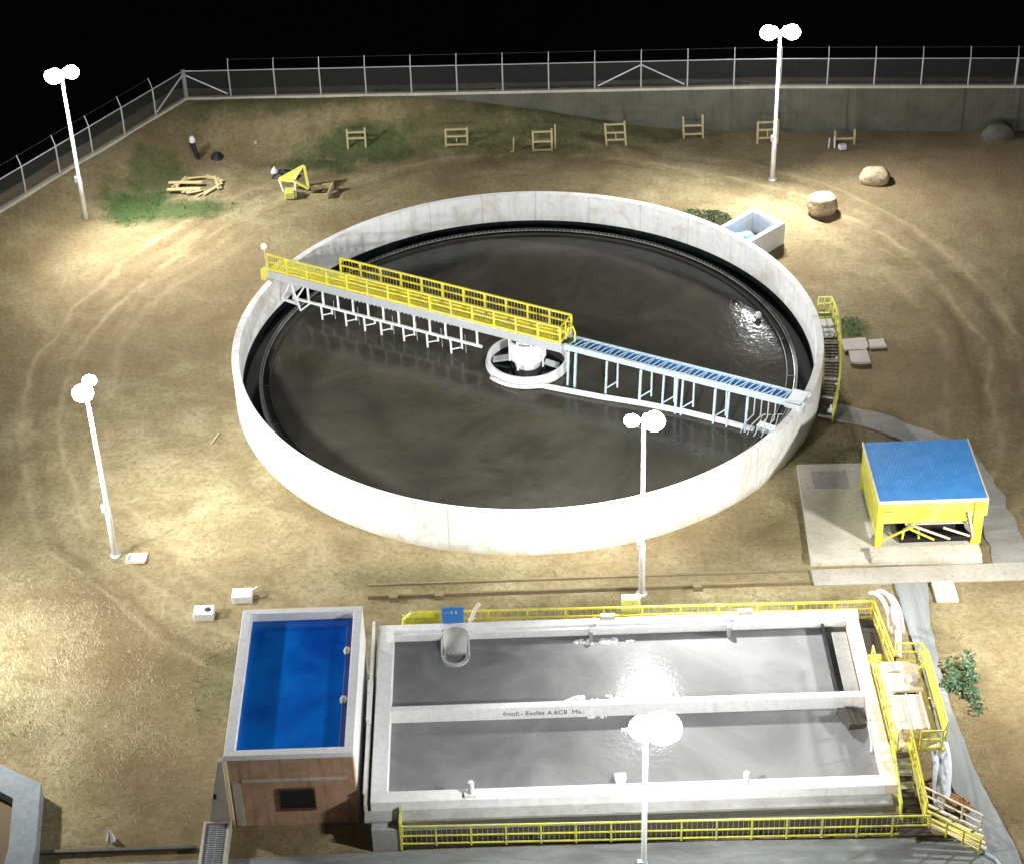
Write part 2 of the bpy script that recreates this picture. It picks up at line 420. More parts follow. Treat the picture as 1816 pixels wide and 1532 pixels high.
# ------------------------------------------------------------------ round clarifier tank
tank = empty('round_tank', (0, 0, 0), 'large round white concrete settling tank holding dark water', 'tank')
MB().ring(0, 0, 17, 16.56, -.5, 2.69, 256).build('wall', M['tank_wall'], tank, bevel=.03)
MB().ring(0, 0, 16.555, 16.535, .3, .78, 256).build('wet_shade_band', M['wet_shade'], tank)  # wet foot of the wall, with the launder's deep shade in its colour
MB().ring(0, 0, 15.62, 15.5, -.3, .72, 256).build('launder_wall', M['grey_conc'], tank)
wp = MB()
for i in range(360):
    a = 2*math.pi*i/360; a2 = 2*math.pi*(i+.62)/360
    wp.ring(0, 0, 15.49, 15.46, .5, .84, 1, a, a2)
wp.build('weir_plate', M['darksteel'], tank)
MB().ring(0, 0, 15.455, 15.42, .66, .7, 256).build('weir_angle', M['galv'], tank)
MB().ring(0, 0, 15.02, 14.99, .3, .74, 256).build('scum_baffle', M['darksteel'], tank)
for i in range(24):
    a = 2*math.pi*(i+.4)/24; c, s = math.cos(a), math.sin(a)
    MB().bar((15.0*c, 15.0*s, .7), (15.5*c, 15.5*s, .76), .03).build('baffle_bracket', M['darksteel'], tank)
def disc(name, r, z, mat, r0=None, n=160):
    b = MB(); b.v = [(r*math.cos(2*math.pi*i/n), r*math.sin(2*math.pi*i/n), z) for i in range(n)]
    b.f = [tuple(range(n))]; return tag(b.build(name, mat), kind='structure')
disc('water', 15.5, .58, M['dark_water'])
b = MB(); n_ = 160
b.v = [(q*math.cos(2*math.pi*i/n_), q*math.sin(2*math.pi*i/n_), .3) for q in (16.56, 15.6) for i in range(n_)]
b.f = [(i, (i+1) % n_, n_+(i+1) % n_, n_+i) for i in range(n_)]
tag(b.build('channel_water', M['chan_water']), kind='structure')  # near-black colour carries the deep shade of the channel

# ---- bridge (local frame: x along bridge, y across)
A_BR = math.atan2(-16.0, 29.8); BZ = 2.71
br = empty('access_bridge', (0, -.1, 0), 'steel bridge across the round tank with yellow handrails on its left half', 'bridge', rz=A_BR)
def bb(mbx, name, mat, parent=br, **k): return mbx.build(name, mat, parent, world=False, **k)
bb(MB().box(-17.3, 2.6, -.82, -.66, BZ-.12, BZ+.42).box(-17.3, 2.6, .66, .78, BZ, BZ+.42), 'main_beam', M['cream_conc'] if False else M['galv'], bevel=.01)
dk = MB()
x = -17.25
while x < 2.5: dk.box(x, x+.2, -.655, .655, BZ+.34, BZ+.38); x += .25
bb(dk, 'deck', M['yellow2'])
bb(MB().box(2.6, 16.9, -.6, -.42, BZ, BZ+.34).box(2.6, 16.9, .5, .6, BZ+.02, BZ+.3), 'far_beam', M['lightblue'], bevel=.01)
gd = MB(); x = 2.9; k = 0
while x < 16.3:
    tilt = (k % 3-1)*.12
    gd.bar((x, -.42, BZ+.27), (x+.25+tilt, .5, BZ+.27), .045, .05); x += .27; k += 1
bb(gd, 'rung', M['lightblue'])
bb(MB().box(2.65, 16.4, -.415, .495, BZ+.12, BZ+.16), 'blue_deck', M['blue'])
# handrails
def railing(parent, path, h=1.1, sp=1.4, mat=M['yellow'], r=.035, mids=(.55,), name='guard_rail', toe=True, world=True, balus=0, infill=None):
    rb = MB(); pts = [Vector(p) for p in path]
    for lv in (1.0,)+tuple(mids):
        for a, b_ in zip(pts, pts[1:]): rb.bar(a+Vector((0, 0, h*lv)), b_+Vector((0, 0, h*lv)), r*2 if lv == 1 else r*1.7)
    if toe:
        for a, b_ in zip(pts, pts[1:]): rb.bar(a+Vector((0, 0, .08)), b_+Vector((0, 0, .08)), .02, .14)
    if balus:
        for a, b_ in zip(pts, pts[1:]):
            k = max(1, int((b_-a).length/balus))
            for i in range(k): 
                p = a.lerp(b_, i/k); rb.bar(p+Vector((0, 0, .05)), p+Vector((0, 0, h)), .012)
    o = rb.build(name, mat, parent, world=world)
    base = rootpos(parent) if world else Vector((0, 0, 0))
    for i, (a, b_) in enumerate(zip(pts, pts[1:])):
        k = max(1, round((b_-a).length/sp))
        for j in range(k+(1 if i == len(pts)-2 else 0)):
            p = a.lerp(b_, j/k)
            pb = MB().bar(p, p+Vector((0, 0, h)), r*2.1)
            q = pb.build('post', mat, o, world=False)
            q.location = -base if world else (0, 0, 0)
    return o
railing(br, [(-17.2, -.74, BZ+.42), (2.5, -.74, BZ+.42)], world=False, balus=.16, sp=1.45, r=.05)
railing(br, [(-12.9, .74, BZ+.42), (2.5, .74, BZ+.42)], world=False, balus=.2, sp=1.45, r=.05)
railing(br, [(2.5, -.74, BZ+.42), (2.5, .74, BZ+.42)], world=False, sp=.75)
bb(MB().tube([(2.55, -.1, BZ+.4), (2.75, -.1, BZ+1.2), (3.0, -.1, BZ+1.35), (3.15, -.1, BZ+1.0), (3.1, -.1, BZ+.35)], .05), 'access_hoop', M['yellow'])
bb(MB().box(-12.8, 2.3, .25, .5, BZ+.5, BZ+.62), 'cable_tray', M['yellow'])
bb(MB().box(-16.0, 1.9, -.5, -.25, BZ+.39, BZ+.45), 'yellow_kickplate', M['yellow'])
bb(MB().tube([(-17.25, -.74, BZ), (-17.3, -.76, BZ+1.9)], .04), 'lamp_post', M['galv'])
lb = bb(MB().lathe((-17.3, -.76, BZ+1.9), [(.03, 0), (.13, .06), (.16, .18), (.1, .3), (.01, .34)], 12), 'lamp_bulb', M['bulb'])
bb(MB().obox((-17.45, -.7, BZ+.1), (.35, .5, .7), 0), 'end_bracket', M['yellow2'])
bb(MB().obox((16.5, 0, BZ+.16), (.9, 1.5, .3)).tube([(16.9, -.5, BZ+.3), (16.9, -.5, BZ-.3)], .25, 12).tube([(16.9, .55, BZ+.3), (16.9, .55, BZ-.2)], .25, 12), 'end_carriage', M['galv'], bevel=.03)
# hanging truss on the left half
tr = MB(); zc = 1.55
tr.box(-15.6, -2.6, -.78, -.66, zc-.07, zc+.07)
x = -15.5; k = 0
while x < -2.7:
    tr.bar((x, -.72, zc), (x, -.72, BZ), .1); x += 1.05; k += 1
tr.bar((-15.6, -.72, zc-.4), (-14.6, -.72, BZ), .09).bar((-15.6, -.72, BZ-.3), (-15.0, -.9, .9), .09).bar((-14.3, -.72, zc), (-15.0, -.9, .9), .08)
tr.bar((-16.4, -.72, 1.3), (-15.2, -.72, 1.2), .14).bar((-16.4, -.72, 1.3), (-15.6, -.72, BZ), .09)
bb(tr, 'hanging_truss', M['whitep'])
br_b = MB(); x = -12.6
while x < -5.2:
    br_b.bar((x, .4, zc+.1), (x+.12, .4, BZ), .05); x += .26
bb(br_b, 'lattice', M['lightblue'])
for x in (-13.6, -11.9, -10.6, -9.45, -7.9, -6.3, -4.7):
    f = MB(); L = random.uniform(.25, .5)
    f.bar((x, -.72, zc), (x+.08, -.8, .35+L*.3), .09).bar((x+.75, -.72, zc), (x+.78, -.74, .75+L), .08).bar((x+.06, -.78, .7+L*.5), (x+.76, -.73, 1.05+L*.4), .06)
    bb(f, 'scraper_arm', M['whitep'])
for x in (-12.9, -11.2, -8.8, -7.2, -5.5, -3.9):
    bb(MB().bar((x, -.4, zc+.3), (x+.05, -.4, .4), .03), 'scraper_rod', M['galv'])
# hanging arms on the right half
for i, x in enumerate((3.0, 3.45, 5.4, 7.5, 8.9, 9.7, 10.05, 12.0, 12.8, 13.9)):
    f = MB(); zb = .45
    f.bar((x, -.66, BZ), (x+.03, -.95, zb), .1 if i % 2 == 0 else .12)
    if i in (2, 3, 4, 6, 7):
        f.bar((x+.65, -.62, BZ), (x+.66, -.7, 1.15), .08).bar((x+.03, -.85, 1.0), (x+.66, -.7, 1.55), .06)
    bb(f, 'hanging_arm', M['lightblue'])
for i, x in enumerate((14.3, 14.7, 15.1, 15.5)):
    bb(MB().tube([(x, -.6, BZ), (x, -.7, 1.7), (x-.35, -1.0, 1.25), (x-.55, -1.15, .6)], .035, 6), 'curved_arm', M['galv'])

# ---- centre well
cw = empty('centre_well', (0, 0, .2), 'white ringed well with a white column at the centre of the round tank', 'inlet well')
MB().ring(0, 0, 2.36, 2.2, .3, 1.15, 64).ring(0, 0, 2.46, 2.37, .62, .78, 64).build('ring_wall', M['whitep'], cw, bevel=.02)
MB().lathe((0, 0, .3), [(.75, 0), (.75, 2.35)], 24).build('column', M['whitep'], cw)
cg = MB()
for i in range(8):
    a = 2*math.pi*i/8+.2
    cg.bar((1.05*math.cos(a), 1.05*math.sin(a), .75 if i % 2 else 1.0), (1.05*math.cos(a), 1.05*math.sin(a), 2.68), .12)
cg.ring(0, 0, 1.1, .98, 2.3, 2.42, 24).ring(0, 0, 1.04, 1.0, 1.15, 2.3, 24)
cg.build('drive_cage', M['whitep'], cw)
MB().bar((-1.0, .3, .9), (-2.0, .4, .7), .5, .12).bar((1.0, -.3, .9), (1.8, -.5, .7), .45, .12).build('flow_vane', M['galv'], cw)
dc = MB(); n_ = 48; dc.v = [(2.2*math.cos(2*math.pi*i/n_), 2.2*math.sin(2*math.pi*i/n_), .6) for i in range(n_)]; dc.f = [tuple(range(n_))]
dc.build('dark_inlet', M['chan_water'], cw)

# ---- skimmer pipe floating next to the bridge
pts = []
for a in range(215, 290, 8): pts.append((2.62*math.cos(R(a)), 2.62*math.sin(R(a)), .72))
P0 = [(2.0, -3.05), (4.0, -3.85), (6.4, -4.68), (8.6, -5.6), (10.6, -6.6), (12.3, -7.55)]
pts += [(x, y, .74) for x, y in P0]
sk = MB().tube(pts, [.12]*9+[.17]*(len(pts)-9) if len(pts) > 9 else .16, 10).build('skimmer_pipe', M['whitep'], origin=(5, -4, .6), smooth=True)
tag(sk, 'long white skimmer pipe lying on the dark water from the centre well to the right', 'pipe')
sb_ = empty('scum_box', (13.0, -7.3, .6), 'small pale steel scum box at the right end of the skimmer pipe', 'scum box')
MB().obox((13.0, -7.5, .75), (1.0, .5, .35), -.6).build('trough', M['galv'], sb_, bevel=.02)
for i in range(4):
    MB().tube([(12.6+i*.3, -7.4-i*.05, .9), (12.8+i*.3, -7.1, 1.35), (13.0+i*.3, -6.9, 1.25)], .03, 6).build('bent_rod', M['galv'], sb_)
fl = MB().lathe((13.95, 4.1, .6), [(.02, 0), (.16, .08), (.2, .22), (.14, .36), (.02, .42)], 14).build('white_ball', M['bulb'] if False else M['whitep'], origin=(13.95, 4.1, .6), smooth=True)  # plain white ball at the water surface
tag(fl, 'small white ball on the water near the right wall of the round tank', 'float')

# ---- valve chamber on the tank's far right
def rotpt(c, a, x, y): return (c[0]+x*math.cos(a)-y*math.sin(a), c[1]+x*math.sin(a)+y*math.cos(a))
ca = R(43)
vc = empty('valve_chamber', (14.2, 13.2, 0), 'open topped white concrete chamber against the far right wall of the round tank', 'concrete box')
def rbox(b, c, a, x0, x1, y0, y1, z0, z1):
    return b.prism([rotpt(c, a, x0, y0), rotpt(c, a, x1, y0), rotpt(c, a, x1, y1), rotpt(c, a, x0, y1)], z0, z1)
c0 = (0, 0)
b = MB(); rbox(b, c0, ca, 17.1, 21.7, -1.35, -1.05, -.2, 1.55); rbox(b, c0, ca, 17.1, 21.7, 1.05, 1.35, -.2, 1.55); rbox(b, c0, ca, 21.4, 21.7, -1.05, 1.05, -.2, 1.55)
b.build('wall', M['white_conc'], vc, bevel=.02)
b = MB(); rbox(b, c0, ca, 17.05, 21.4, -1.05, 1.05, -.1, .1); b.build('chamber_floor', M['grey_conc'], vc)
pv = empty('blue_pipe', (*rotpt(c0, ca, 18.6, 0), .1), 'thick pale blue pipe elbow inside the open concrete chamber', 'pipe')
MB().tube([(*rotpt(c0, ca, 17.05, -.3), .95), (*rotpt(c0, ca, 18.6, -.3), .95), (*rotpt(c0, ca, 19.3, -.25), .85), (*rotpt(c0, ca, 19.7, -.2), .35)], [.62, .62, .58, .5], 18).build('elbow', painted('pale_blue_pipe_paint', (.22, .4, .68), .4, 0, (.5, .62, .8), 3, .7), pv, smooth=True)
MB().tube([(*rotpt(c0, ca, 18.3, -.3), .95), (*rotpt(c0, ca, 18.5, -.3), .95)], .75, 18).build('flange', M['blue'], pv)

# ---- curved staircase along the right of the tank
st = empty('tank_staircase', (17.9, 0, 0), 'long curved staircase with a yellow outer rail hugging the right side of the round tank', 'staircase')
def pol(r, a): return (r*math.cos(R(a)), r*math.sin(R(a)))
def arcseg(b, r0, r1, a0, a1, z0, z1):
    b.prism([pol(r0, a0), pol(r1, a0), pol(r1, a1), pol(r0, a1)], z0, z1)
na = 26
for i in range(na):
    a0 = -19.5+i*(18.6/na); z = .22+1.75*i/na
    b = MB(); arcseg(b, 17.12, 17.92, a0, a0+18.6/na*.74, z-.05, z); b.build('tread', M['darksteel'] if i % 6 else M['galv'], st)
for a0, z in ((-.8, 2.05), (2.0, 2.12)):
    b = MB(); arcseg(b, 17.12, 17.92, a0, a0+2.6, z-.12, z); b.build('landing_slab', M['white_conc'], st, bevel=.02)
def arcpath(r, a0, a1, zf, k=24): return [(*pol(r, a0+(a1-a0)*i/k), zf(i/k)) for i in range(k+1)]
b = MB(); pth = arcpath(17.98, -20, 6.5, lambda t: .12+1.95*min(1, t*1.3))
for p, q in zip(pth, pth[1:]): b.bar(p, q, .05, .3)
b.build('stringer', M['yellow2'], st)
railing(st, arcpath(17.98, -20, 6.5, lambda t: .25+1.95*min(1, t*1.3), 12), h=1.0, sp=1.3, mat=M['yellow2'], toe=False, r=.045)
railing(st, [(*pol(17.98, 6.5), 2.2), (*pol(17.25, 6.8), 2.2)], h=1.0, sp=.4, mat=M['yellow2'], balus=.15)
b = MB(); arcseg(b, 17.15, 17.92, 4.8, 6.6, 2.1, 2.16); b.build('yellow_grating', M['yellow2'], st)
for a in (-12, -6, 0, 5):
    x, y = pol(17.8, a); z = .2+1.9*min(1, (a+20)/20); MB().bar((x, y, -.1), (x, y, max(.3, z)), .12).build('support_leg', M['galv'], st)
# paving slabs
for lab, poly in (('largest pinkish paving slab touching the curved staircase rail', [(18.65, .95), (18.62, 2.15), (20.1, 2.25), (20.15, 1.3), (19.9, .9), (19.4, 1.0)]),
                  ('narrow pinkish paving slab farthest right of the three beside the staircase', [(20.2, 1.15), (20.25, 2.0), (21.15, 2.05), (21.2, 1.2)]),
                  ('square pinkish paving slab nearest the camera beside the staircase', [(18.85, -.35), (18.9, .85), (20.0, .86), (20.0, -.4), (19.4, -.45)])):
    o = MB().prism([(x-19.5, y-1, ) for x, y in poly], 0, .14).build('paving_slab', M['paver'], bevel=.02); o.location = (19.5, 1, 0.03)
    tag(o, lab, 'paving slab', 'paving slabs beside the curved staircase')
o = MB().lathe((0, 0, 0), [(.22, 0), (.2, .35), (.06, .5), (.05, .7)], 12).build('water_tap', M['whitep']); o.location = (16.9, -5.4, 0); tag(o, 'small white standpipe at the foot of the curved staircase', 'standpipe')

# ------------------------------------------------------------------ pump shelter on its pad
pad = empty('concrete_pad', (18, -14.5, 0), 'pale stained concrete pad under the blue roofed shelter', 'concrete pad')
MB().prism([(14.35, -10.2), (22.3, -10.4), (22.65, -18.9), (13.95, -18.65)], -.2, .22).build('slab', M['cream_conc'], pad, bevel=.03)
MB().box(13.98, 17.0, -18.68, -17.95, .222, .3).box(17.0, 22.6, -18.85, -17.95, .222, .55).build('front_kerb', M['cream_conc'], pad, bevel=.03)
MB().box(15.0, 16.9, -12.5, -10.9, .222, .235).build('worn_screed', M['grey_conc'], pad)
sh = empty('pump_shelter', (20.1, -15, .2), 'open shelter with a blue roof and bright yellow steel frame', 'shelter')
rf = MB().box(17.42, 22.88, -17.5, -12.35, 3.02, 3.1).build('roof', M['roof'], sh)
rf.modifiers.new('b', 'BEVEL').width = .02
MB().box(17.36, 22.94, -17.56, -17.5, 2.95, 3.13).box(17.36, 17.42, -17.5, -12.35, 2.95, 3.13).box(22.88, 22.94, -17.5, -12.35, 2.95, 3.13).build('roof_edge', M['cream'], sh)
for (x, y, wd) in ((17.55, -17.45, .34), (22.55, -17.45, .5), (17.55, -12.6, .3), (22.6, -12.6, .3), (20, -12.6, .2)):
    MB().box(x-wd/2, x+wd/2, y-.09, y+.09, .222, 3.01).build('post', M['yellow'], sh)
b = MB()
for i in range(9): b.box(17.75, 22.3, -17.47+.04*(i % 2), -17.42+.04*(i % 2), 1.75+i*.13, 1.75+i*.13+.1)
b.box(17.75, 22.3, -17.4, -17.34, 1.6, 2.95)
b.build('front_louvre', M['yellow2'], sh)
b = MB()
for i in range(14): b.box(17.46, 17.50, -17.2+i*.33, -16.98+i*.33, .5, 2.95)
b.box(17.515, 17.54, -17.3, -12.6, .8, 2.95)
b.build('side_wall', M['yellow2'], sh)
MB().box(22.68, 23.0, -17.4, -16.9, 1.9, 3.0).build('side_box', M['yellow2'], sh)
MB().bar((17.7, -17.5, .6), (19.3, -17.5, 1.45), .09).bar((19.1, -17.52, 1.3), (20.4, -17.52, .55), .09).build('brace', M['yellow'], sh)
MB().bar((19.3, -17.56, 1.5), (21.2, -17.56, .6), .09).bar((20.8, -17.56, 1.35), (22.2, -17.56, .75), .09).bar((22.0, -17.56, 2.3), (22.4, -17.56, .6), .11).build('brace', M['cream'], sh)
MB().box(18.0, 22.3, -12.65, -12.6, .25, 2.9).build('back_panel', M['darksteel'], sh)
pm = empty('pump_unit', (20.6, -16.6, .22), 'dark pump set on the pad beneath the blue roofed shelter', 'pump')
MB().box(18.7, 22.2, -17.3, -15.4, .225, .5).build('base_plate', M['black'], pm, bevel=.03)
MB().tube([(19.2, -16.4, .8), (21.6, -16.4, .8)], .42, 16).build('motor', M['black'], pm)
MB().box(18.9, 22.2, -17.2, -16.0, 1.3, 1.36).build('cover_board', M['cream'], pm)
MB().tube([(18.8, -17.3, .5), (18.85, -17.3, 1.1), (19.2, -17.3, 1.4), (19.6, -17.3, 1.15), (19.65, -17.3, .5)], .07, 8).build('pipe_loop', M['yellow2'], pm)
o = MB().box(-.55, .55, -.75, .75, 0, .2).build('stone_block', M['cream_conc'], bevel=.03); o.location = (20.3, -21.15, 0); tag(o, 'plain cream concrete block lying just below the pale pavement at right', 'concrete block')

# low brown wall south of the round tank
kw = empty('low_wall', (3.5, -20, 0), 'low brown block wall running between the round tank and the long tank', 'low wall')
MB().box(-8.6, 13.7, -19.1, -18.98, -.2, .13).build('back_kerb', M['kerb_brown'], kw, bevel=.02)
MB().box(-8.6, 13.7, -20.12, -20.0, -.2, .24).build('wall', M['kerb_brown'], kw, bevel=.02)
for x in (-7.3, -5.0, 8.0):
    MB().box(x-.22, x+.22, -20.35, -19.98, -.1, .3).build('pier', M['kerb_brown'], kw)

# ------------------------------------------------------------------ long rectangular tank
rt = empty('rectangular_tank', (3.8, -30, 0), 'long rectangular white concrete tank split in two by a wall', 'tank')
b = MB(); 
for args in ((-7.75, 15.25, -24.85, -24.42, 2.0), (-7.75, 14.65, -36.15, -35.5, 2.0)): b.box(args[0], args[1], args[2], args[3], -.2, args[4])
b.build('long_wall', M['white_conc'], rt, bevel=.03)
MB().box(-7.75, -7.03, -35.5, -24.85, -.2, 2.0).build('end_wall', M['white_conc'], rt, bevel=.03)
MB().box(14.65, 15.2, -36.15, -24.85, -.2, 2.0).build('end_wall', M['cream'], rt, bevel=.03)
MB().box(-7.03, 14.65, -30.48, -30.12, -.2, 1.99).build('dividing_wall', M['white_conc'], rt, bevel=.02)
MB().box(-7.02, 14.64, -25.05, -24.86, 1.5, 1.86).build('overflow_channel', M['white_conc'], rt, bevel=.02)
MB().box(-8.02, 14.9, -36.75, -36.16, 1.35, 1.5).build('lower_ledge', M['grey_conc'], rt, bevel=.02)
MB().box(-8.05, -7.9, -36.2, -24.5, 1.0, 1.95).build('side_kerb', M['cream_conc'], rt, bevel=.02)
MB().box(13.45, 13.55, -30.1, -24.9, .9, 1.7).build('baffle', M['black'], rt)
MB().box(13.9, 14.6, -29.6, -25.4, .9, 1.45).build('inlet_bay', M['grey_conc'], rt, bevel=.03)
MB().obox((13.9, -31.4, 1.5), (.9, 1.2, .3), .35, ry=.3).build('dark_chute', M['darksteel'], rt)
for x, y in ((2.4, -25.1), (9.0, -25.1)):
    MB().box(x-.08, x+.08, y-.25, y+.2, 1.1, 1.9).build('bracket', M['grey_conc'], rt)
for x in (2.9, 9.5):
    MB().box(x-.35, x-.25, -24.9, -24.4, 1.5, 2.06).box(x, x+.7, -24.55, -24.3, 2.0, 2.18).build('coping_joint', M['cream_conc'], rt)
for (y0, y1) in ((-30.12, -24.85), (-35.5, -30.48)):
    b = MB(); b.v = [(-7.05, y0, 1.28), (14.68, y0, 1.28), (14.68, y1, 1.28), (-7.05, y1, 1.28)]; b.f = [(0, 1, 2, 3)]
    tag(b.build('water', M['milky_water']), kind='structure')
def text(s, size, loc, rot, mat, name, parent=None, ext=.004):
    cu = bpy.data.curves.new('t', 'FONT'); cu.body = s; cu.size = size; cu.extrude = ext
    to = bpy.data.objects.new('t', cu); col.objects.link(to)
    dg = bpy.context.evaluated_depsgraph_get(); me = bpy.data.meshes.new_from_object(to.evaluated_get(dg))
    bpy.data.objects.remove(to); me.materials.append(mat)
    o = bpy.data.objects.new(name, me); col.objects.link(o)
    o.rotation_euler = rot; o.location = loc
    if parent: o.parent = parent; o.location = Vector(loc)-rootpos(parent)
    return o
text('fmoll.- Eesfes A.6C8  Ma.:', .36, (-1.9, -30.486, 1.5), (R(90), 0, 0), M['darksteel'], 'stencil_lettering', rt)
# foam
def blob(cx, cy, z, rx, ry, h, seed, n=26, m=8):
    b = MB(); b.v.append((cx, cy, z+h))
    for j in range(1, m+1):
        t = j/m
        for i in range(n):
            a = 2*math.pi*i/n; k = 1+.22*noise.noise(Vector((math.cos(a)*1.6+seed, math.sin(a)*1.6, seed)))
            zz = z+h*max(0, (1-t*t))*(1+.5*noise.noise(Vector((math.cos(a)*t*3+seed, math.sin(a)*t*3, 2)))) if j < m else z-.02
            b.v.append((cx+rx*t*k*math.cos(a), cy+ry*t*k*math.sin(a), zz))
    for i in range(n): b.f.append((0, 1+i, 1+(i+1) % n))
    for j in range(m-1):
        for i in range(n):
            b.f.append((1+j*n+i, 1+(j+1)*n+i, 1+(j+1)*n+(i+1) % n, 1+j*n+(i+1) % n))
    return b
fo = MB(); rf_ = random.Random(4)
for (cx, cy, rx, ry, cnt) in ((2.3, -29.8, 1.5, .8, 620), (3.0, -25.3, 1.5, .2, 90)):
    for i in range(cnt):
        a = rf_.uniform(0, 6.283); q = rf_.random()**.6; x = cx+rx*q*math.cos(a); y = cy+ry*q*math.sin(a)
        if -30.52 < y < -30.08 or y > -25.08: continue
        if noise.noise(Vector((x*1.6, y*1.6, 2))) < -.12: continue
        r0 = rf_.uniform(.04, .13)
        fo.lathe((x, y, 1.275), [(r0, 0), (r0*.9, r0*.25), (r0*.5, r0*.5), (.01, r0*.58)], 7)
tag(fo.build('foam', M['foam'], smooth=True), 'white foam gathered against the dividing wall of the long tank', 'foam', kind='stuff')
# pipes on near wall
for (x, lab) in ((-3.35, 'short upright white pipe on the near wall of the long tank, far left one'), (8.6, 'short upright white pipe on the near wall of the long tank, right hand one')):
    e = empty('vent_pipe', (x, -35.9, 2), lab, 'pipe', 'vent pipes on the near wall')
    MB().tube([(x, -35.9, 2.0), (x, -35.85, 2.75)], .13, 12).build('tube', M['whitep'], e)
    MB().obox((x-.05, -35.9, 2.06), (.5, .36, .12)).build('base_plate', M['white_conc'], e)
o = MB().obox((0, 0, .25), (.42, .35, .5)).obox((0, 0, .52), (.5, .42, .06)).build('junction_box', M['whitep'], bevel=.02); o.location = (3.15, -35.6, 2.0); tag(o, 'small white box on the near wall beside the lamp pole', 'junction box')
# aerator under blue panel
ae = empty('aerator', (-4.1, -25.6, 1.3), 'round grey aerator drum hanging on the far wall under the blue panel', 'aerator')
MB().tube([(-4.1, -24.9, 1.75), (-4.1, -26.0, 1.35)], [.62, .55], 20).build('drum', M['grey_conc'], ae, smooth=True)
b = MB()
for i in range(10):
    a = math.pi*i/9; b.tube([(-4.1+.64*math.cos(a), -24.95, 1.75+.0), (-4.1+.66*math.cos(a), -26.1, 1.32+.25*math.sin(a))], .035, 6)
b.ring(-4.1, -26.15, .66, .5, 1.28, 1.42, 24)
b.build('cage', M['galv'], ae)
MB().tube([(-3.4, -24.3, 2.0), (-3.3, -24.6, 2.35), (-3.1, -24.5, 2.9), (-2.9, -24.2, 2.95)], .1, 8).build('hose_arm', M['pink'], ae)
bp = empty('control_panel', (-4.2, -23.9, 2), 'bright blue control panel with white lettering above the aerator', 'control panel')
MB().obox((-4.2, -24.2, 2.3), (1.05, .25, .8), 0, R(-20)).build('cabinet', M['blue'], bp, bevel=.02)
MB().bar((-4.5, -24.1, 1.9), (-4.5, -24.1, 2.4), .07).bar((-3.9, -24.1, 1.9), (-3.9, -24.1, 2.4), .07).build('leg', M['galv'], bp)
text('fu/ul :', .3, (-4.55, -24.385, 2.06), (R(70), 0, 0), M['whitep'], 'lettering', bp)
text('---- 8- 8', .2, (-4.62, -24.29, 2.46), (R(70), 0, 0), M['whitep'], 'lettering', bp)
yb = empty('yellow_box', (4.45, -22.6, 0), 'pale yellow slatted box behind the far railing near the lamp pole', 'crate')
MB().box(4.0, 4.9, -23.3, -22.9, 1.3, 2.15).build('cabinet', M['cream'], yb, bevel=.02)
b = MB()
for i in range(4): b.box(4.02+i*.22, 4.17+i*.22, -23.34, -23.302, 1.35, 2.1)
b.build('slat', M['yellow2'], yb)

# ---- far walkway with railing
fw_ = empty('far_walkway', (4, -23.8, 0), 'steel walkway with a long yellow railing along the far wall of the long tank', 'walkway')
MB().box(-6.2, 16.2, -24.38, -23.35, .7, .77).build('deck', M['darksteel'], fw_)
railing(fw_, [(-6.2, -23.4, .77), (16.15, -23.75, .77)], h=1.1, sp=1.9, mat=M['yellow'], balus=.3, r=.045)
MB().tube([(-6.2, -23.4, 1.85), (-6.6, -23.4, 1.45), (-6.75, -23.5, .75)], .1, 8).box(-6.7, -4.9, -23.36, -23.32, .8, 1.7).build('end_panel', M['yellow2'], fw_)
for x in (-5, 0, 5, 10, 15.5): MB().bar((x, -23.6, 0), (x, -23.6, .7), .12).build('support_leg', M['galv'], fw_)
# ---- right hand walkway, platform and stairs
rw = empty('side_platform', (16.2, -30, 0), 'raised platform with yellow rails and cream panels at the right end of the long tank', 'platform')
MB().box(15.25, 16.3, -28.2, -24.3, .72, .77).build('grating', M['darksteel'], rw)
MB().box(15.25, 17.5, -33.9, -28.2, 1.75, 1.9).build('deck', M['cream'], rw, bevel=.02)
railing(rw, [(16.2, -23.75, .77), (16.4, -28.2, 1.2)], h=1.1, sp=1.0, mat=M['yellow'])
railing(rw, [(16.4, -28.2, 1.9), (17.55, -28.2, 1.9), (17.75, -28.9, 1.9), (17.75, -33.4, 1.9), (17.45, -34.0, 1.9), (16.5, -34.0, 1.9)], h=1.15, sp=1.2, mat=M['yellow2'], balus=.2)
railing(rw, [(15.32, -28.2, 1.9), (15.3, -33.2, 1.9), (15.5, -34.0, 1.9)], h=1.1, sp=1.3, mat=M['yellow2'])
MB().box(17.66, 17.72, -33.4, -28.4, 1.95, 3.0).build('side_panel', M['yellow2'], rw)
for x, y in ((15.5, -28.4), (17.6, -28.4), (17.6, -33.8), (15.5, -33.8), (17.6, -30.5)): MB().bar((x, y, 0), (x, y, 1.75), .14).build('support_leg', M['yellow2'], rw)
MB().box(15.4, 16.2, -27.4, -26.6, 1.0, 1.04).box(15.4, 16.2, -28.1, -27.5, 1.3, 1.34).build('yellow_step', M['yellow2'], rw)
hp = empty('hopper_unit', (16.3, -30.8, 1.9), 'cream panelled hopper with two dark openings standing on the raised platform', 'hopper')
MB().box(15.75, 17.0, -33.2, -30.95, 1.9, 2.45).build('sloped_cover', M['cream'], hp, bevel=.04)
MB().box(15.7, 17.3, -30.6, -28.6, 1.9, 2.35).build('body', M['cream'], hp, bevel=.05)
MB().box(15.95, 16.4, -30.95, -30.6, 1.9, 2.2).box(16.5, 16.95, -30.95, -30.6, 1.9, 2.2).build('opening', M['black'], hp)
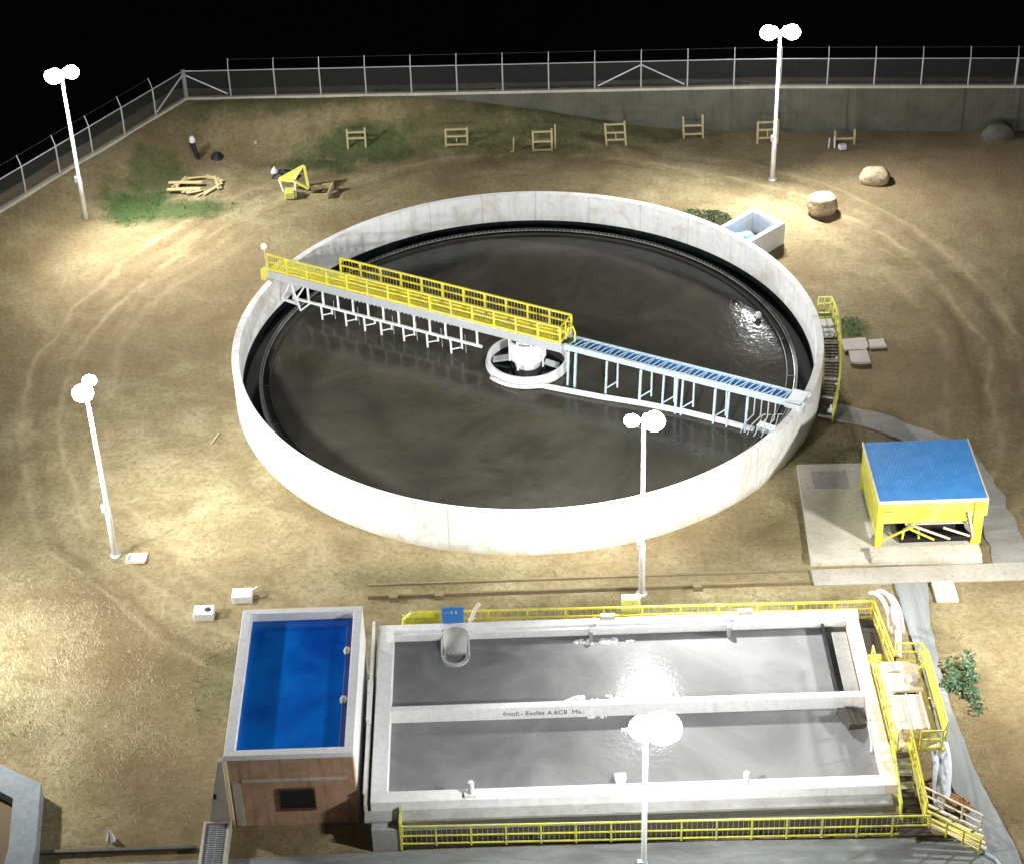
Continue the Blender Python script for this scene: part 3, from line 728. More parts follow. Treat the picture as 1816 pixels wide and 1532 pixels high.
MB().box(16.36, 16.42, -33.3, -30.96, 2.45, 2.5).box(15.7, 15.78, -33.3, -30.9, 2.3, 2.52).box(17.0, 17.08, -33.3, -30.9, 2.3, 2.52).build('trim', M['whitep'], hp)
MB().box(15.85, 16.45, -29.4, -28.9, 2.35, 2.45).box(16.7, 17.1, -30.2, -29.7, 2.35, 2.5).build('lid', M['paver'], hp, bevel=.02)
ss_ = empty('platform_stairs', (15.8, -35.8, 0), 'dark steep stairs with yellow stringers leading down from the platform', 'stairs')
for i in range(9):
    y = -34.05-i*.36; z = 1.85-i*.12
    MB().box(15.32, 16.0, y-.3, y, z-.04, z).build('tread', M['darksteel'] if i not in (1, 2, 4) else M['galv'], ss_)
MB().bar((15.25, -33.95, 2.0), (15.2, -37.3, .95), .07, .25).bar((16.08, -33.6, 2.05), (16.25, -37.3, 1.0), .14, .3).build('stringer', M['yellow2'], ss_)
railing(ss_, [(16.1, -33.7, 2.0), (16.25, -37.2, 1.0)], h=.95, sp=1.3, mat=M['yellow'], toe=False)
railing(ss_, [(15.22, -33.9, 2.0), (15.15, -37.2, 1.0)], h=.95, sp=1.3, mat=M['yellow2'], toe=False)
MB().box(15.0, 16.4, -38.0, -37.3, .75, .82).build('landing', M['darksteel'], ss_)
rp = empty('lower_stairs', (17.4, -36.8, 0), 'yellow railed ramp of planks going down to the right from the stair landing', 'ramp')
for i, yo in enumerate((-.1, -.5, -.9, -1.25)):
    MB().bar((16.3, -36.2+yo, 1.0-.03*i), (18.7, -37.3+yo*.9, .3), .16, .07).build('plank', (M['cream'], M['yellow2'], M['yellow'], M['cream'])[i], rp)
railing(rp, [(16.35, -37.6, .8), (18.35, -38.6, .12)], h=.95, sp=.9, mat=M['yellow'], mids=(.6, .3), toe=False)
railing(rp, [(16.35, -36.15, .9), (18.7, -37.2, .15)], h=.9, sp=.9, mat=M['cream'], mids=(.5,), toe=False)
# near railing
nr = empty('near_walkway', (4, -37, 0), 'low walkway with a long yellow railing along the near wall of the long tank', 'walkway')
MB().box(-6.4, 16.2, -37.12, -36.2, .1, .25).build('deck', M['darksteel'], nr)
railing(nr, [(-6.45, -37.1, .25), (16.3, -37.5, .25)], h=1.2, sp=1.52, mat=M['yellow2'], mids=(.52, .12), balus=.22, toe=False)
MB().box(-6.5, -6.4, -37.2, -36.2, .1, 1.75).build('end_panel', M['yellow2'], nr)
MB().box(-7.72, -6.5, -37.15, -36.3, -.1, 1.34).build('concrete_abutment', M['grey_conc'], nr, bevel=.03)
# hose, tarp, debris beside platform
hs = MB()
for dx, dz in ((0, 0), (.35, .1), (.6, -.1)):
    p = []
    for i in range(15):
        t = i/14; a = math.pi*t
        p.append((16.1+dx+.55*(1-math.cos(a))*.7, -23.2-1.6*t, 1.9+dz+.9*math.sin(a)-1.1*t))
    hs.tube(p, .1, 8)
hs.tube([(17.0, -24.2, 1.9), (17.15, -25.3, 1.2), (16.95, -26.6, .8)], .16, 8)
o = hs.build('hose_coil', M['pink'], origin=(16.6, -23.8, 0), smooth=True); tag(o, 'pinkish looped hose draped over the far right corner of the yellow railing', 'hose')
tp = MB(); nn = 9
vv = []
for i in range(nn):
    for j in range(5):
        u, v = i/(nn-1), j/4
        vv.append((17.0+v*.85+.1*math.sin(u*6), -31.9-u*2.6, 1.7-1.55*u+.18*math.sin(v*9+u*3)+.1))
tp.v = vv; tp.f = [(i*5+j, i*5+j+1, (i+1)*5+j+1, (i+1)*5+j) for i in range(nn-1) for j in range(4)]
o = tp.build('tarpaulin', M['tarp'], origin=(17.4, -33, 0), smooth=True)
for v in o.data.vertices: v.co.y -= 1.6
sm = o.modifiers.new('s', 'SOLIDIFY'); sm.thickness = .03; tag(o, 'pale blue and white tarpaulin hanging below the raised platform', 'tarpaulin')
b = MB()
for i in range(70):
    t = random.random(); x = 16.9+t*1.5+random.uniform(-.25, .25); y = -35.0-t*.9+random.uniform(-.3, .3); s = random.uniform(.08, .22)
    b.obox((x, y, random.uniform(.1, .75*(1-t*.5))), (s*random.uniform(1, 3), s, s*.7), random.uniform(0, 3), random.uniform(-.6, .6))
tag(b.build('rubble_heap', M['rust'], origin=(17.5, -35.4, 0)), 'heap of rusty brown rubble beside the lower ramp', 'rubble')
o = MB().tube([(18.3, -38.3, .2), (18.7, -38.6, .16), (19.0, -38.9, .15), (19.2, -39.4, .15)], .07, 8).build('blue_hose', M['lightblue'], origin=(18.7, -38.7, 0)); tag(o, 'short pale blue hose end at the foot of the yellow ramp', 'hose')
o = MB().tube([(14.62, -31.9, 2.02), (14.5, -32.4, 1.95), (14.55, -33.1, 1.6), (14.5, -33.4, 1.3)], .05, 8).build('blue_rope', M['lightblue'], origin=(14.6, -32.5, 1.3)); tag(o, 'thin pale blue rope hanging into the long tank by its right wall', 'rope')

# ------------------------------------------------------------------ blue pool tank
bt = empty('blue_tank', (-11.1, -30.5, 0), 'tall square tank full of bright blue water with a tan front wall', 'tank')
MB().box(-13.95, -8.35, -26.0, -25.65, 0, 4.3).box(-13.95, -13.52, -35.0, -26.0, 0, 4.3).box(-8.75, -8.35, -35.0, -26.0, 0, 4.3).build('wall', M['white_conc'], bt, bevel=.03)
MB().box(-13.95, -8.35, -35.38, -35.0, 4.02, 4.3).build('front_rim', M['white_conc'], bt, bevel=.03)
MB().box(-13.85, -8.4, -35.36, -35.0, 0, 4.02).build('front_wall', M['tan_wall'], bt)
MB().box(-13.3, -8.75, -35.42, -35.362, 2.72, 2.86).build('mortar_band', M['cream_conc'], bt)
MB().box(-13.75, -13.4, -35.43, -35.362, .1, 2.7).build('pilaster', M['cream_conc'], bt)
wn = MB().box(-11.75, -10.25, -35.40, -35.362, 1.05, 2.2).build('window', M['black'], bt)
MB().box(-11.82, -10.18, -35.43, -35.364, 2.2, 2.27).box(-11.82, -11.75, -35.43, -35.364, 1.05, 2.2).box(-10.25, -10.18, -35.43, -35.364, 1.05, 2.2).box(-11.82, -10.18, -35.45, -35.364, .97, 1.05).build('frame', painted('brown_window_frame', (.12, .06, .035), .7), wn)
MB().box(-9.05, -8.75, -34.9, -26.1, 3.4, 3.9).build('inner_ledge', painted('blue_ledge', (.01, .04, .2), .5, 0, (.02, .02, .1), 3, .6), bt, bevel=.03)
b = MB(); b.v = [(-13.54, -35.02, 3.85), (-8.73, -35.02, 3.85), (-8.73, -25.98, 3.85), (-13.54, -25.98, 3.85)]; b.f = [(0, 1, 2, 3)]
tag(b.build('blue_water', M['blue_water']), kind='structure')
for y, lab in ((-28.3, 'pale round float by the right wall inside the blue tank, far one'), (-31.6, 'pale round float by the right wall inside the blue tank, near one')):
    o = blob(0, 0, 0, .18, .3, .18, y, 14, 5).build('float', M['cream_conc'], smooth=True); o.location = (-8.98, y, 3.86); tag(o, lab, 'float', 'floats in the blue tank')
bw = empty('wing_wall', (-14.55, -35.2, 0), 'white concrete wing wall tapering upward at the left of the tan wall', 'wing wall')
bmw = MB(); yy0, yy1 = -35.5, -35.2
tri = [(-15.1, 0), (-14.02, 0), (-14.0, 4.1), (-14.2, 4.1)]
bmw.quad_strip([[(x, yy0, z) for x, z in tri], [(x, yy1, z) for x, z in tri]])
bmw.build('wall', M['cream_conc'], bw, bevel=.02)
MB().box(-14.6, -14.48, -35.53, -35.502, 1.9, 2.2).build('drain_hole', M['black'], bw)
gc_ = empty('grated_channel', (-14.7, -36.8, 0), 'narrow pale concrete channel covered by a dark grating at the bottom edge', 'drain channel')
MB().box(-15.2, -15.08, -39.5, -35.52, 0, .55).box(-14.14, -14.0, -39.5, -35.52, 0, .55).box(-15.08, -14.14, -35.64, -35.52, 0, .55).build('kerb', M['cream_conc'], gc_, bevel=.02)
MB().box(-15.07, -14.15, -39.5, -35.65, .1, .3).build('channel_bed', M['black'], gc_)
b = MB(); y = -39.4
while y < -35.7: b.box(-15.07, -14.15, y, y+.035, .44, .48); y += .11
for x in (-14.9, -14.6, -14.3): b.box(x, x+.03, -39.5, -35.65, .40, .44)
b.build('grating', M['galv'], gc_)
# gap pipe between tanks
o = MB().bar((-8.0, -35.7, 2.1), (-8.0, -31.2, 2.1), .14).bar((-8.0, -31.2, 2.1), (-8.0, -28.6, 2.2), .22).bar((-8.0, -28.6, 2.1), (-8.0, -24.3, 2.1), .12).build('gap_pipe', M['whitep'], origin=(-8, -30, 1.9)); tag(o, 'thin white pipe running along the left wall of the long tank beside the blue tank', 'pipe')
# corner tank at the bottom left
ct = empty('corner_tank', (-25.5, -36, 0), 'angular pale concrete tank cut off by the bottom left corner', 'tank')
outp = [(-24.9-4.4, -30.0), (-24.6, -31.9), (-22.75, -33.1), (-22.3, -37.0), (-22.4, -40), (-34, -40), (-34, -31)]
inp = [(-24.9-4.2, -31.3), (-25.0, -33.2), (-23.85, -33.95), (-23.5, -37.0), (-23.6, -39), (-33, -39), (-33, -32)]
b = MB(); k = len(outp)
for z in (-.1, .8):
    b.v += [(x, y, z) for x, y in outp]; b.v += [(x, y, z) for x, y in inp]
for i in range(k):
    j = (i+1) % k
    b.f += [(i, j, 2*k+j, 2*k+i), (k+i, 3*k+i, 3*k+j, k+j), (2*k+i, 2*k+j, 3*k+j, 3*k+i), (i, k+i, k+j, j)]
b.build('wall', M['slate'], ct, bevel=.02)
b = MB(); b.v = [(x, y, .3) for x, y in inp]; b.f = [tuple(range(k))]; b.build('silt_bed', painted('brown_silt', (.17, .12, .06), .9), ct)
o = MB().box(-3.4, 3.4, -.1, .1, 0, .16).build('kerb', M['retain'], bevel=.02); o.location = (-18.9, -36.6, 0); tag(o, 'low grey kerb near the bottom edge between the corner tank and the grated channel', 'kerb')
o = MB().lathe((0, 0, 0), [(.22, 0), (.15, .25), (.04, .6), (.02, .62)], 8).build('marker_cone', M['whitep']); o.location = (-19.3, -35.9, 0); tag(o, 'small white pointed marker near the bottom edge left of the grated channel', 'marker')

# ------------------------------------------------------------------ small things in the yard
def jbox(x, y, lab, hole):
    e = empty('service_box', (x, y, 0), lab, 'service box', 'service boxes left of the blue tank')
    MB().box(x-.5, x+.5, y-.36, y+.36, -.1, .42).build('body', M['whitep'], e, bevel=.03)
    if hole: MB().lathe((x+.2, y, .4), [(.16, 0), (.16, .05), (.1, .06)], 16).build('round_hole', M['black'], e)
    else: MB().bar((x+.5, y+.1, .42), (x+.75, y+.3, .5), .07).build('handle', M['galv'], e)
jbox(-16.75, -20.95, 'small white box with a round dark hole lying left of the blue tank', True)
jbox(-14.95, -19.7, 'small pale box with a bent handle at the far left corner of the blue tank', False)
e = empty('drain_frame', (-20.8, -16.3, 0), 'small white rectangular frame on the ground right of the leaning lamp pole', 'frame')
MB().box(-21.3, -20.3, -16.6, -16.5, 0, .16).box(-21.2, -20.2, -16.0, -15.9, 0, .16).box(-21.3, -21.2, -16.5, -16.0, 0, .14).box(-20.35, -20.25, -16.5, -16.0, 0, .14).build('border', M['cream'], e)
MB().box(-21.18, -20.36, -16.48, -16.02, 0, .06).build('lid', M['galv'], e)

def rock(name, loc, sx, sy, sz, seed, lab, mat, flat=False):
    bm = bmesh.new(); bmesh.ops.create_icosphere(bm, subdivisions=4, radius=1)
    for v in bm.verts:
        d = v.co.normalized(); k = 1+.16*noise.noise(d*1.4+Vector((seed, 0, 0)))+.05*noise.noise(d*5+Vector((seed, 3, 0)))
        p = d*k
        if flat: p.z = min(p.z, .62+.03*noise.noise(d*3)); q = 1-.22*max(0, -p.z); p.x *= q; p.y *= q
        # squarish shoulders
        p.x = math.copysign(abs(p.x)**.85, p.x); p.y = math.copysign(abs(p.y)**.85, p.y)
        v.co = Vector((p.x*sx, p.y*sy, p.z*sz))
    me = bpy.data.meshes.new(name); bm.to_mesh(me); bm.free(); me.materials.append(mat)
    for p in me.polygons: p.use_smooth = True
    o = bpy.data.objects.new(name, me); col.objects.link(o); o.location = loc; tag(o, lab, 'boulder', 'pale boulders at the back right'); return o
rock('boulder', (19.75, 17.75, .55), 1.0, .85, .95, 1.3, 'bright flat topped boulder with brown sides near the concrete chamber', M['stone'], True)
rock('boulder', (23.9, 21.7, .35), 1.02, .8, .62, 5.1, 'rounded speckled boulder farther back on the right, beyond the wheel ruts', M['stone'])
rock('boulder', (33.4, 27.3, .3), 1.1, .6, .8, 8.1, 'dark rough boulder at the foot of the retaining wall, far right', M['retain'])
MBm = MB()
for (x, y, r_) in ((14.4, 12.2, .1),): pass
def ladder(x, y, h, wd, rungs, lean, lab, panel=False, extra=False):
    z = height(x, y)-.05
    e = empty('goods_rack', (x, y, z), lab, 'timber frame', 'pale timber frames standing in a row below the fence')
    for s in (-1, 1):
        MB().bar((s*wd/2, 0, 0), (s*wd/2+lean, .15, h*(1 if s < 0 else 1.06)), .13).build('leg', M['wood'], e, world=False)
    for r_ in rungs:
        MB().bar((-wd/2-.03+lean*r_, .0+.15*r_-.08, h*r_), (wd/2+.03+lean*r_, .15*r_-.08, h*r_), .12).build('rung', M['wood'], e, world=False)
    if panel:
        MB().bar((lean*.3, .0, h*.25), (lean*.3, .08, h*.6), .06).build('strut', M['wood'], e, world=False)
    if extra:
        MB().bar((wd/2+.25, .1, -.25), (wd/2+.25, .3, h+.35), .1).build('tall_post', M['wood'], e, world=False)
    return e
rows = [(-11.2, 28.29, 1.45, 1.25, (.55, .85), 0, 'leftmost pale timber frame, two rungs and a dark gap beside it'),
        (-4.22, 27.89, 1.35, 1.5, (.15, .6, .98), 0, 'wide low timber frame, second from the left in the row'),
        (1.73, 27.31, 1.6, 1.3, (.1, .5, .95), 0, 'timber frame third from the left with a tall extra post'),
        (6.88, 27.6, 1.75, 1.35, (.3, .6, .95), -.12, 'slightly tilted timber frame, fourth from the left in the row'),
        (12.35, 28.7, 1.7, 1.35, (.25, .62), -.06, 'bright timber frame with open top posts, fifth from the left'),
        (17.4, 27.6, 1.7, 1.4, (.3, .65, .98), 0, 'timber frame half hidden behind the back lamp pole'),
        (22.7, 27.1, 1.1, 1.35, (.5,), .0, 'short broken timber frame at the right end of the row')]
for i, rr_ in enumerate(rows): ladder(*rr_, panel=i in (1, 3, 5), extra=(i == 2))
o = MB().bar((0, 0, 0), (.05, .1, 1.1), .09).bar((-.25, 0, .05), (.05, 0, .05), .09).build('stake', M['wood']); o.location = (-.3, 27.3, height(-.3, 27.3)); tag(o, 'thin pale stake in the grass left of the frame with the tall post', 'stake')
o = MB().obox((0, 0, .3), (.5, .4, .35), .3).obox((-.9, .2, .5), (.1, .1, .9), 0, .2).obox((-.5, .3, .5), (.1, .1, .9), .2, -.15).build('cement_bags', M['whitep'], bevel=.05); o.location = (22.4, 26.2, 0); tag(o, 'small pale bags and sticks at the foot of the broken frame', 'bags')
# drum, shadow lump, yellow stand, timber heap
e = empty('dark_post', (-22.3, 28.0, height(-22.3, 28.0)-.05), 'dark leaning post with a pale cap in the weeds at the back left', 'post')
MB().tube([(0, 0, 0), (-.3, .1, 1.3)], [.13, .2], 10).build('shaft', M['black'], e, world=False)
MB().lathe((-.25, .1, 1.3), [(.2, 0), (.22, .2), (.15, .42), (.03, .48)], 12).build('cap', M['whitep'], e, world=False)
o = blob(0, 0, 0, .5, .4, .4, 3).build('shadow_lump', M['black'], smooth=True); o.location = (-21.0, 28.2, height(-21, 28.2)); tag(o, 'small black lump shaped for a shadow on the ground beside the dark leaning post', 'shadow lump')  # black lump modelled in place of a dark shadow by the post
o = blob(0, 0, 0, 1.0, .6, .55, 9).build('black_tarp_heap', M['black'], smooth=True); o.location = (-15.9, 25.0, 0); tag(o, 'crumpled black sheeting behind the yellow stand', 'sheeting')
o = blob(0, 0, 0, .3, .25, .35, 12).build('white_bag', M['whitep'], smooth=True); o.location = (-16.8, 25.9, 0); tag(o, 'small white bag left of the crumpled black sheeting', 'bag')
o = blob(0, 0, 0, .2, .2, .2, 14).build('pale_stone', M['stone'], smooth=True); o.location = (-18.3, 29.2, height(-18.3, 29.2)); tag(o, 'small pale stone in the dirt at the back left', 'stone')
ys_ = empty('yellow_stand', (-15.2, 22.4, 0), 'yellow triangular steel stand lying on the dirt at the back left', 'stand')
a_, b_, c_, d_ = (-16.2, 23.1, .9), (-14.5, 23.6, 1.6), (-14.2, 22.4, .5), (-15.1, 22.6, 1.0)
tb = MB()
for p, q in ((a_, b_), (b_, c_), (c_, d_), (d_, a_)): tb.bar(p, q, .16)
tb.build('frame', M['yellow2'], ys_)
b = MB(); b.v = [a_, b_, d_]; b.f = [(0, 1, 2)]; q = b.build('sheet', M['yellow2'], ys_); q.modifiers.new('s', 'SOLIDIFY').thickness = .04
for p in (((-15.1, 22.2, 0), d_), ((-15.9, 22.9, 0), a_), ((-14.3, 23.2, 0), b_)): MB().bar(p[0], p[1], .14).build('leg', M['cream'], ys_)
MB().box(-15.8, -15.15, 21.9, 22.7, 0, .5).build('engine_block', M['yellow2'], ys_, bevel=.05)
wb_ = empty('plank_box', (-13.6, 22.4, 0), 'low open box of brown planks beside the yellow stand', 'plank box')
for p, q in (((-14.1, 21.8, .2), (-12.9, 21.8, .2)), ((-12.9, 21.8, .2), (-12.6, 23.2, .35)), ((-14.1, 23.0, .2), (-12.7, 23.1, .3))):
    MB().bar(p, q, .1, .4).build('plank', M['wood'], wb_)
b = MB()
for i in range(26):
    a = i*.42; rr_ = 1.3+.35*noise.noise(Vector((i*.3, 0, 0)))
    x, y = rr_*math.cos(a)*1.1, rr_*math.sin(a)*.8
    L = random.uniform(.7, 1.5); th = a+1.57+random.uniform(-.4, .4)
    b.bar((x-L/2*math.cos(th), y-L/2*math.sin(th), .1+.02*(i % 6)), (x+L/2*math.cos(th), y+L/2*math.sin(th), .16+.03*(i % 6)), .16, .05)
for k_ in (-.35, .1): b.bar((-2.0, k_*2.2, .3), (.3, k_*2-.2, .36), .3, .06)
o = b.build('timber_heap', M['tanplank']); o.location = (-21.9, 24.1, 0); tag(o, 'ring shaped heap of pale planks on the green patch at the back left', 'timber heap')
# thin stick by tank
o = MB().tube([(0, 0, .15), (.35, .9, .2)], .05, 6).build('stick', M['wood']); o.location = (-17.9, -6.3, 0); tag(o, 'thin pale stick leaning on the ground at the left foot of the round tank', 'stick')

# ---- plants
def leaf_cloud(b, c, rx, ry, rz, cnt, s0, s1, seed=0, hollow=.3):
    rnd = random.Random(seed)
    for i in range(cnt):
        while True:
            p = Vector((rnd.uniform(-1, 1), rnd.uniform(-1, 1), rnd.uniform(-1, 1)))
            if hollow < p.length < 1 and noise.noise(p*2+Vector((seed, 0, 0))) > -.25: break
        q = Vector((c[0]+p.x*rx, c[1]+p.y*ry, c[2]+p.z*rz))
        a = Vector((rnd.gauss(0, 1), rnd.gauss(0, 1), rnd.gauss(0, .6))).normalized(); u = a.orthogonal().normalized(); s = rnd.uniform(s0, s1)
        k = len(b.v); v2 = a.cross(u)
        b.v += [tuple(q-a*s), tuple(q+u*s*.5), tuple(q+a*s), tuple(q-u*s*.5+v2*s*.1)]; b.f.append((k, k+1, k+2, k+3))
bs = empty('bush', (12.3, 16.9, 0), 'low dark green bush beside the rim of the round tank near the chamber', 'bush')
b = MB(); leaf_cloud(b, (12.3, 16.7, .35), 1.4, .7, .55, 1500, .05, .13, 3); leaf_cloud(b, (11.2, 17.5, .25), .8, .5, .35, 600, .05, .1, 5); leaf_cloud(b, (13.2, 15.9, .35), .7, .55, .45, 600, .05, .12, 6)
b.build('foliage', M['bush'], bs)
b = MB()
for i in range(9): b.tube([(12.3+random.uniform(-.4, .4), 16.7+random.uniform(-.2, .2), 0), (12.3+random.uniform(-1.2, 1.2), 16.7+random.uniform(-.6, .6), .7)], [.03, .01], 5)
b.build('stem', M['wood'], bs)
pl = empty('leafy_plant', (19.9, -28.3, 0), 'bright green young plant with branching leaves right of the blue grey path', 'plant')
b = MB(); stm = MB(); k = 0
for (tx, ty, tz) in ((19.4, -26.7, .9), (20.25, -26.9, 1.2), (20.3, -27.7, 1.1), (19.35, -27.7, .7), (20.2, -28.7, .7), (19.0, -28.0, .4), (20.2, -29.6, .4), (20.4, -26.3, 1.0)):
    tz *= .45; stm.tube([(19.9, -28.2, 0), ((19.9+tx)/2, (ty-28.2)/2+.1, tz*.7), (tx, ty, tz)], [.04, .03, .012], 6)
    for j in range(4):
        t = .35+.22*j; leaf_cloud(b, (19.9+(tx-19.9)*t, -28.2+(ty+28.2)*t, tz*t), .36, .42, .13, 34, .06, .15, k); k += 1
stm.build('stem', M['leaf'], pl); b.build('foliage', M['leaf'], pl)
# grass tufts in green patches
b = MB(); rnd = random.Random(5)
for (x, y, rx, ry, s) in GREEN:
    cnt = int(rx*ry*s*150)
    for i in range(min(cnt, 2600)):
        a = rnd.uniform(0, 6.283); q = math.sqrt(rnd.random())*1.05
        px, py = x+rx*q*math.cos(a), y+ry*q*math.sin(a)
        if noise.noise(Vector((px*.7, py*.7, 1))) < -.05: continue
        if math.hypot(px, py) < 17.1 or (14 < px < 22.7 and -19 < py < -10.2): continue
        if py > 31.6-.045*px and px > -23: continue
        z = height(px, py); h = rnd.uniform(.06, .2); l = rnd.uniform(-.1, .1); l2 = rnd.uniform(-.1, .1); w_ = rnd.uniform(.015, .035); th = rnd.uniform(0, 3.14)
        k = len(b.v); cx_, sx_ = w_*math.cos(th), w_*math.sin(th)
        b.v += [(px-cx_, py-sx_, z-.01), (px+cx_, py+sx_, z-.01), (px+l, py+l2, z+h)]; b.f.append((k, k+1, k+2))
dg = MB()
for i in range(9000):
    t = rnd.random()
    px = rnd.gauss(-26.5+7*t, 2.3); py = rnd.gauss(-20-12*t, 2.2)
    if px > -15.6 or py < -36.3 or (px < -22 and py < -31) or noise.noise(Vector((px*.55, py*.55, 8)))+rnd.gauss(0, .3) < .05: continue
    z = height(px, py); h = rnd.uniform(.03, .12); th = rnd.gauss(2.2, .5); L = rnd.uniform(.1, .38); w_ = rnd.uniform(.012, .03)
    k = len(dg.v); cx_, sx_ = math.cos(th), math.sin(th)
    dg.v += [(px+sx_*w_, py-cx_*w_, z-.01), (px-sx_*w_, py+cx_*w_, z-.01), (px+cx_*L, py+sx_*L, z+h)]; dg.f.append((k, k+1, k+2))
for i in range(5000):
    px, py = rnd.uniform(-34, 28), rnd.uniform(-18.5, 27)
    if math.hypot(px, py) < 17.6 or (13.7 < px < 25.6 and py < -9) or noise.noise(Vector((px*.4, py*.4, 6)))+rnd.gauss(0, .25) < .15: continue
    z = height(px, py); h = rnd.uniform(.03, .1); th = rnd.uniform(0, 6.28); L = rnd.uniform(.05, .2); w_ = rnd.uniform(.012, .025)
    k = len(dg.v); cx_, sx_ = math.cos(th), math.sin(th)
    dg.v += [(px+sx_*w_, py-cx_*w_, z-.01), (px-sx_*w_, py+cx_*w_, z-.01), (px+cx_*L, py+sx_*L, z+h)]; dg.f.append((k, k+1, k+2))
tag(dg.build('dry_grass', painted('dry_grass_blades', (.5, .43, .26), .8, 0, (.34, .29, .16), 3, .6)), 'pale flattened dry grass on the sandy ground at the lower left', 'dry grass', kind='stuff')
tag(b.build('grass', M['grass']), 'short green grass in patches below the fence and round the tanks', 'grass', kind='stuff')
# gravel and clods
b = MB(); rnd = random.Random(9)
def pebble(px, py, s):
    z = height(px, py); k = len(b.v)
    for (dx, dy, dz) in ((1, 0, 0), (0, 1, 0), (-1, 0, 0), (0, -1, 0), (0, 0, .8)):
        b.v.append((px+dx*s*rnd.uniform(.6, 1.1), py+dy*s*rnd.uniform(.6, 1.1), z-.01+dz*s*rnd.uniform(.6, 1)))
    for i in range(4): b.f.append((k+i, k+(i+1) % 4, k+4))
for i in range(5200):
    px, py = rnd.uniform(-36, 30), rnd.uniform(-37, 28)
    if math.hypot(px, py) < 17.3 or (-15.3 < px < 25.3 and py < -19) or (13.9 < px < 25.4 and -20 < py < -9): continue
    if noise.noise(Vector((px*.3, py*.3, 4))) < -.1 and rnd.random() < .7: continue
    pebble(px, py, rnd.uniform(.015, .06))
for i in range(1300):
    t = rnd.random(); px = rnd.gauss(-26+8*t, 1.3); py = rnd.gauss(-19-12*t, 1.6)
    if py < -36.5 or px > -15.5: continue
    pebble(px, py, rnd.uniform(.02, .07))
for i in range(400): pebble(rnd.gauss(-28, 1.2), rnd.gauss(-21.5, .9), rnd.uniform(.04, .1))
tag(b.build('gravel', M['gravelm']), 'loose gravel and clods scattered over the sandy yard', 'gravel', kind='stuff')

# ------------------------------------------------------------------ perimeter: wall, kerb, fences
fd = (FR-FC).normalized(); fnm = Vector((-fd.y, fd.x))
def fpt(t, off=0): p = FC+fd*t+fnm*off; return p
rwall = empty('retaining_wall', (*fpt(45), 0), 'stained grey concrete retaining wall below the right part of the back fence', 'retaining wall')
b = MB(); t0, t1 = 13.3, 84
segs = 70
for off0, off1 in ((-.12, .95),):
    prev = None
    for i in range(segs+1):
        t = t0+(t1-t0)*i/segs; p0 = fpt(t, off0); p1 = fpt(t, off1); zt = fence_z(p0.x)+.02
        b.v += [(p0.x, p0.y, -.6), (p0.x, p0.y, zt), (p1.x, p1.y, zt), (p1.x, p1.y, -.6)]
    for i in range(segs):
        for k in range(4): b.f.append((4*i+k, 4*(i+1)+k, 4*(i+1)+(k+1) % 4, 4*i+(k+1) % 4))
    b.f += [(0, 1, 2, 3), (4*segs+3, 4*segs+2, 4*segs+1, 4*segs)]
b.build('wall', M['retain'], rwall)
for t in (38.5, 46.5, 54.5, 58.3): 
    p = fpt(t, -.16); MB().box(p.x-.06, p.x+.06, p.y-.05, p.y+.05, 0, fence_z(p.x)-.05).build('joint_rib', M['wet_shade'] if False else M['retain'], rwall)
kb = MB()
for i in range(60):
    a = fpt(i*84/60, -.02); c = fpt((i+1)*84/60, -.02)
    kb.bar((a.x, a.y, fence_z(a.x)+.08), (c.x, c.y, fence_z(c.x)+.08), .3, .2)
ld = (FL-FC).normalized(); LL = (FL-FC).length
def lpt(t): return FC+ld*t
for i in range(24):
    a, c = lpt(i*LL/24), lpt((i+1)*LL/24)
    kb.bar((a.x, a.y, left_z(i*LL/24)+.08), (c.x, c.y, left_z((i+1)*LL/24)+.08), .3, .2)
tag(kb.build('fence_kerb', M['cream_conc'], origin=(FC.x, FC.y, 2.4)), 'pale concrete kerb under the perimeter fence', 'kerb')
def wires(b, a, c, za, zc, h, sp=.17, r_=.006):
    a = Vector(a); c = Vector(c); L = (c-a).length; d = (c-a)/L; k = int(L/sp)+int(h/sp)+2
    for s_ in (1, -1):
        for i in range(-int(h/sp)-1, int(L/sp)+int(h/sp)+2):
            x0 = i*sp; x1 = x0+s_*h; z0, z1 = 0.0, h
            lo, hi = 0, L
            # clip
            t0_, t1_ = 0.0, 1.0
            if x0 != x1:
                ta, tb_ = (lo-x0)/(x1-x0), (hi-x0)/(x1-x0)
                if ta > tb_: ta, tb_ = tb_, ta
                t0_, t1_ = max(t0_, ta), min(t1_, tb_)
            if t1_-t0_ < .02: continue
            q = []
            for t in (t0_, t1_):
                xx = x0+(x1-x0)*t; p = a+d*xx; q.append(Vector((p.x, p.y, za+(zc-za)*xx/L+h*t)))
            n_ = Vector((-d.y, d.x, 0)); u = (q[1]-q[0]).normalized().cross(n_)*r_
            k = len(b.v); b.v += [tuple(q[0]-u), tuple(q[0]+u), tuple(q[1]+u), tuple(q[1]-u)]; b.f.append((k, k+1, k+2, k+3))
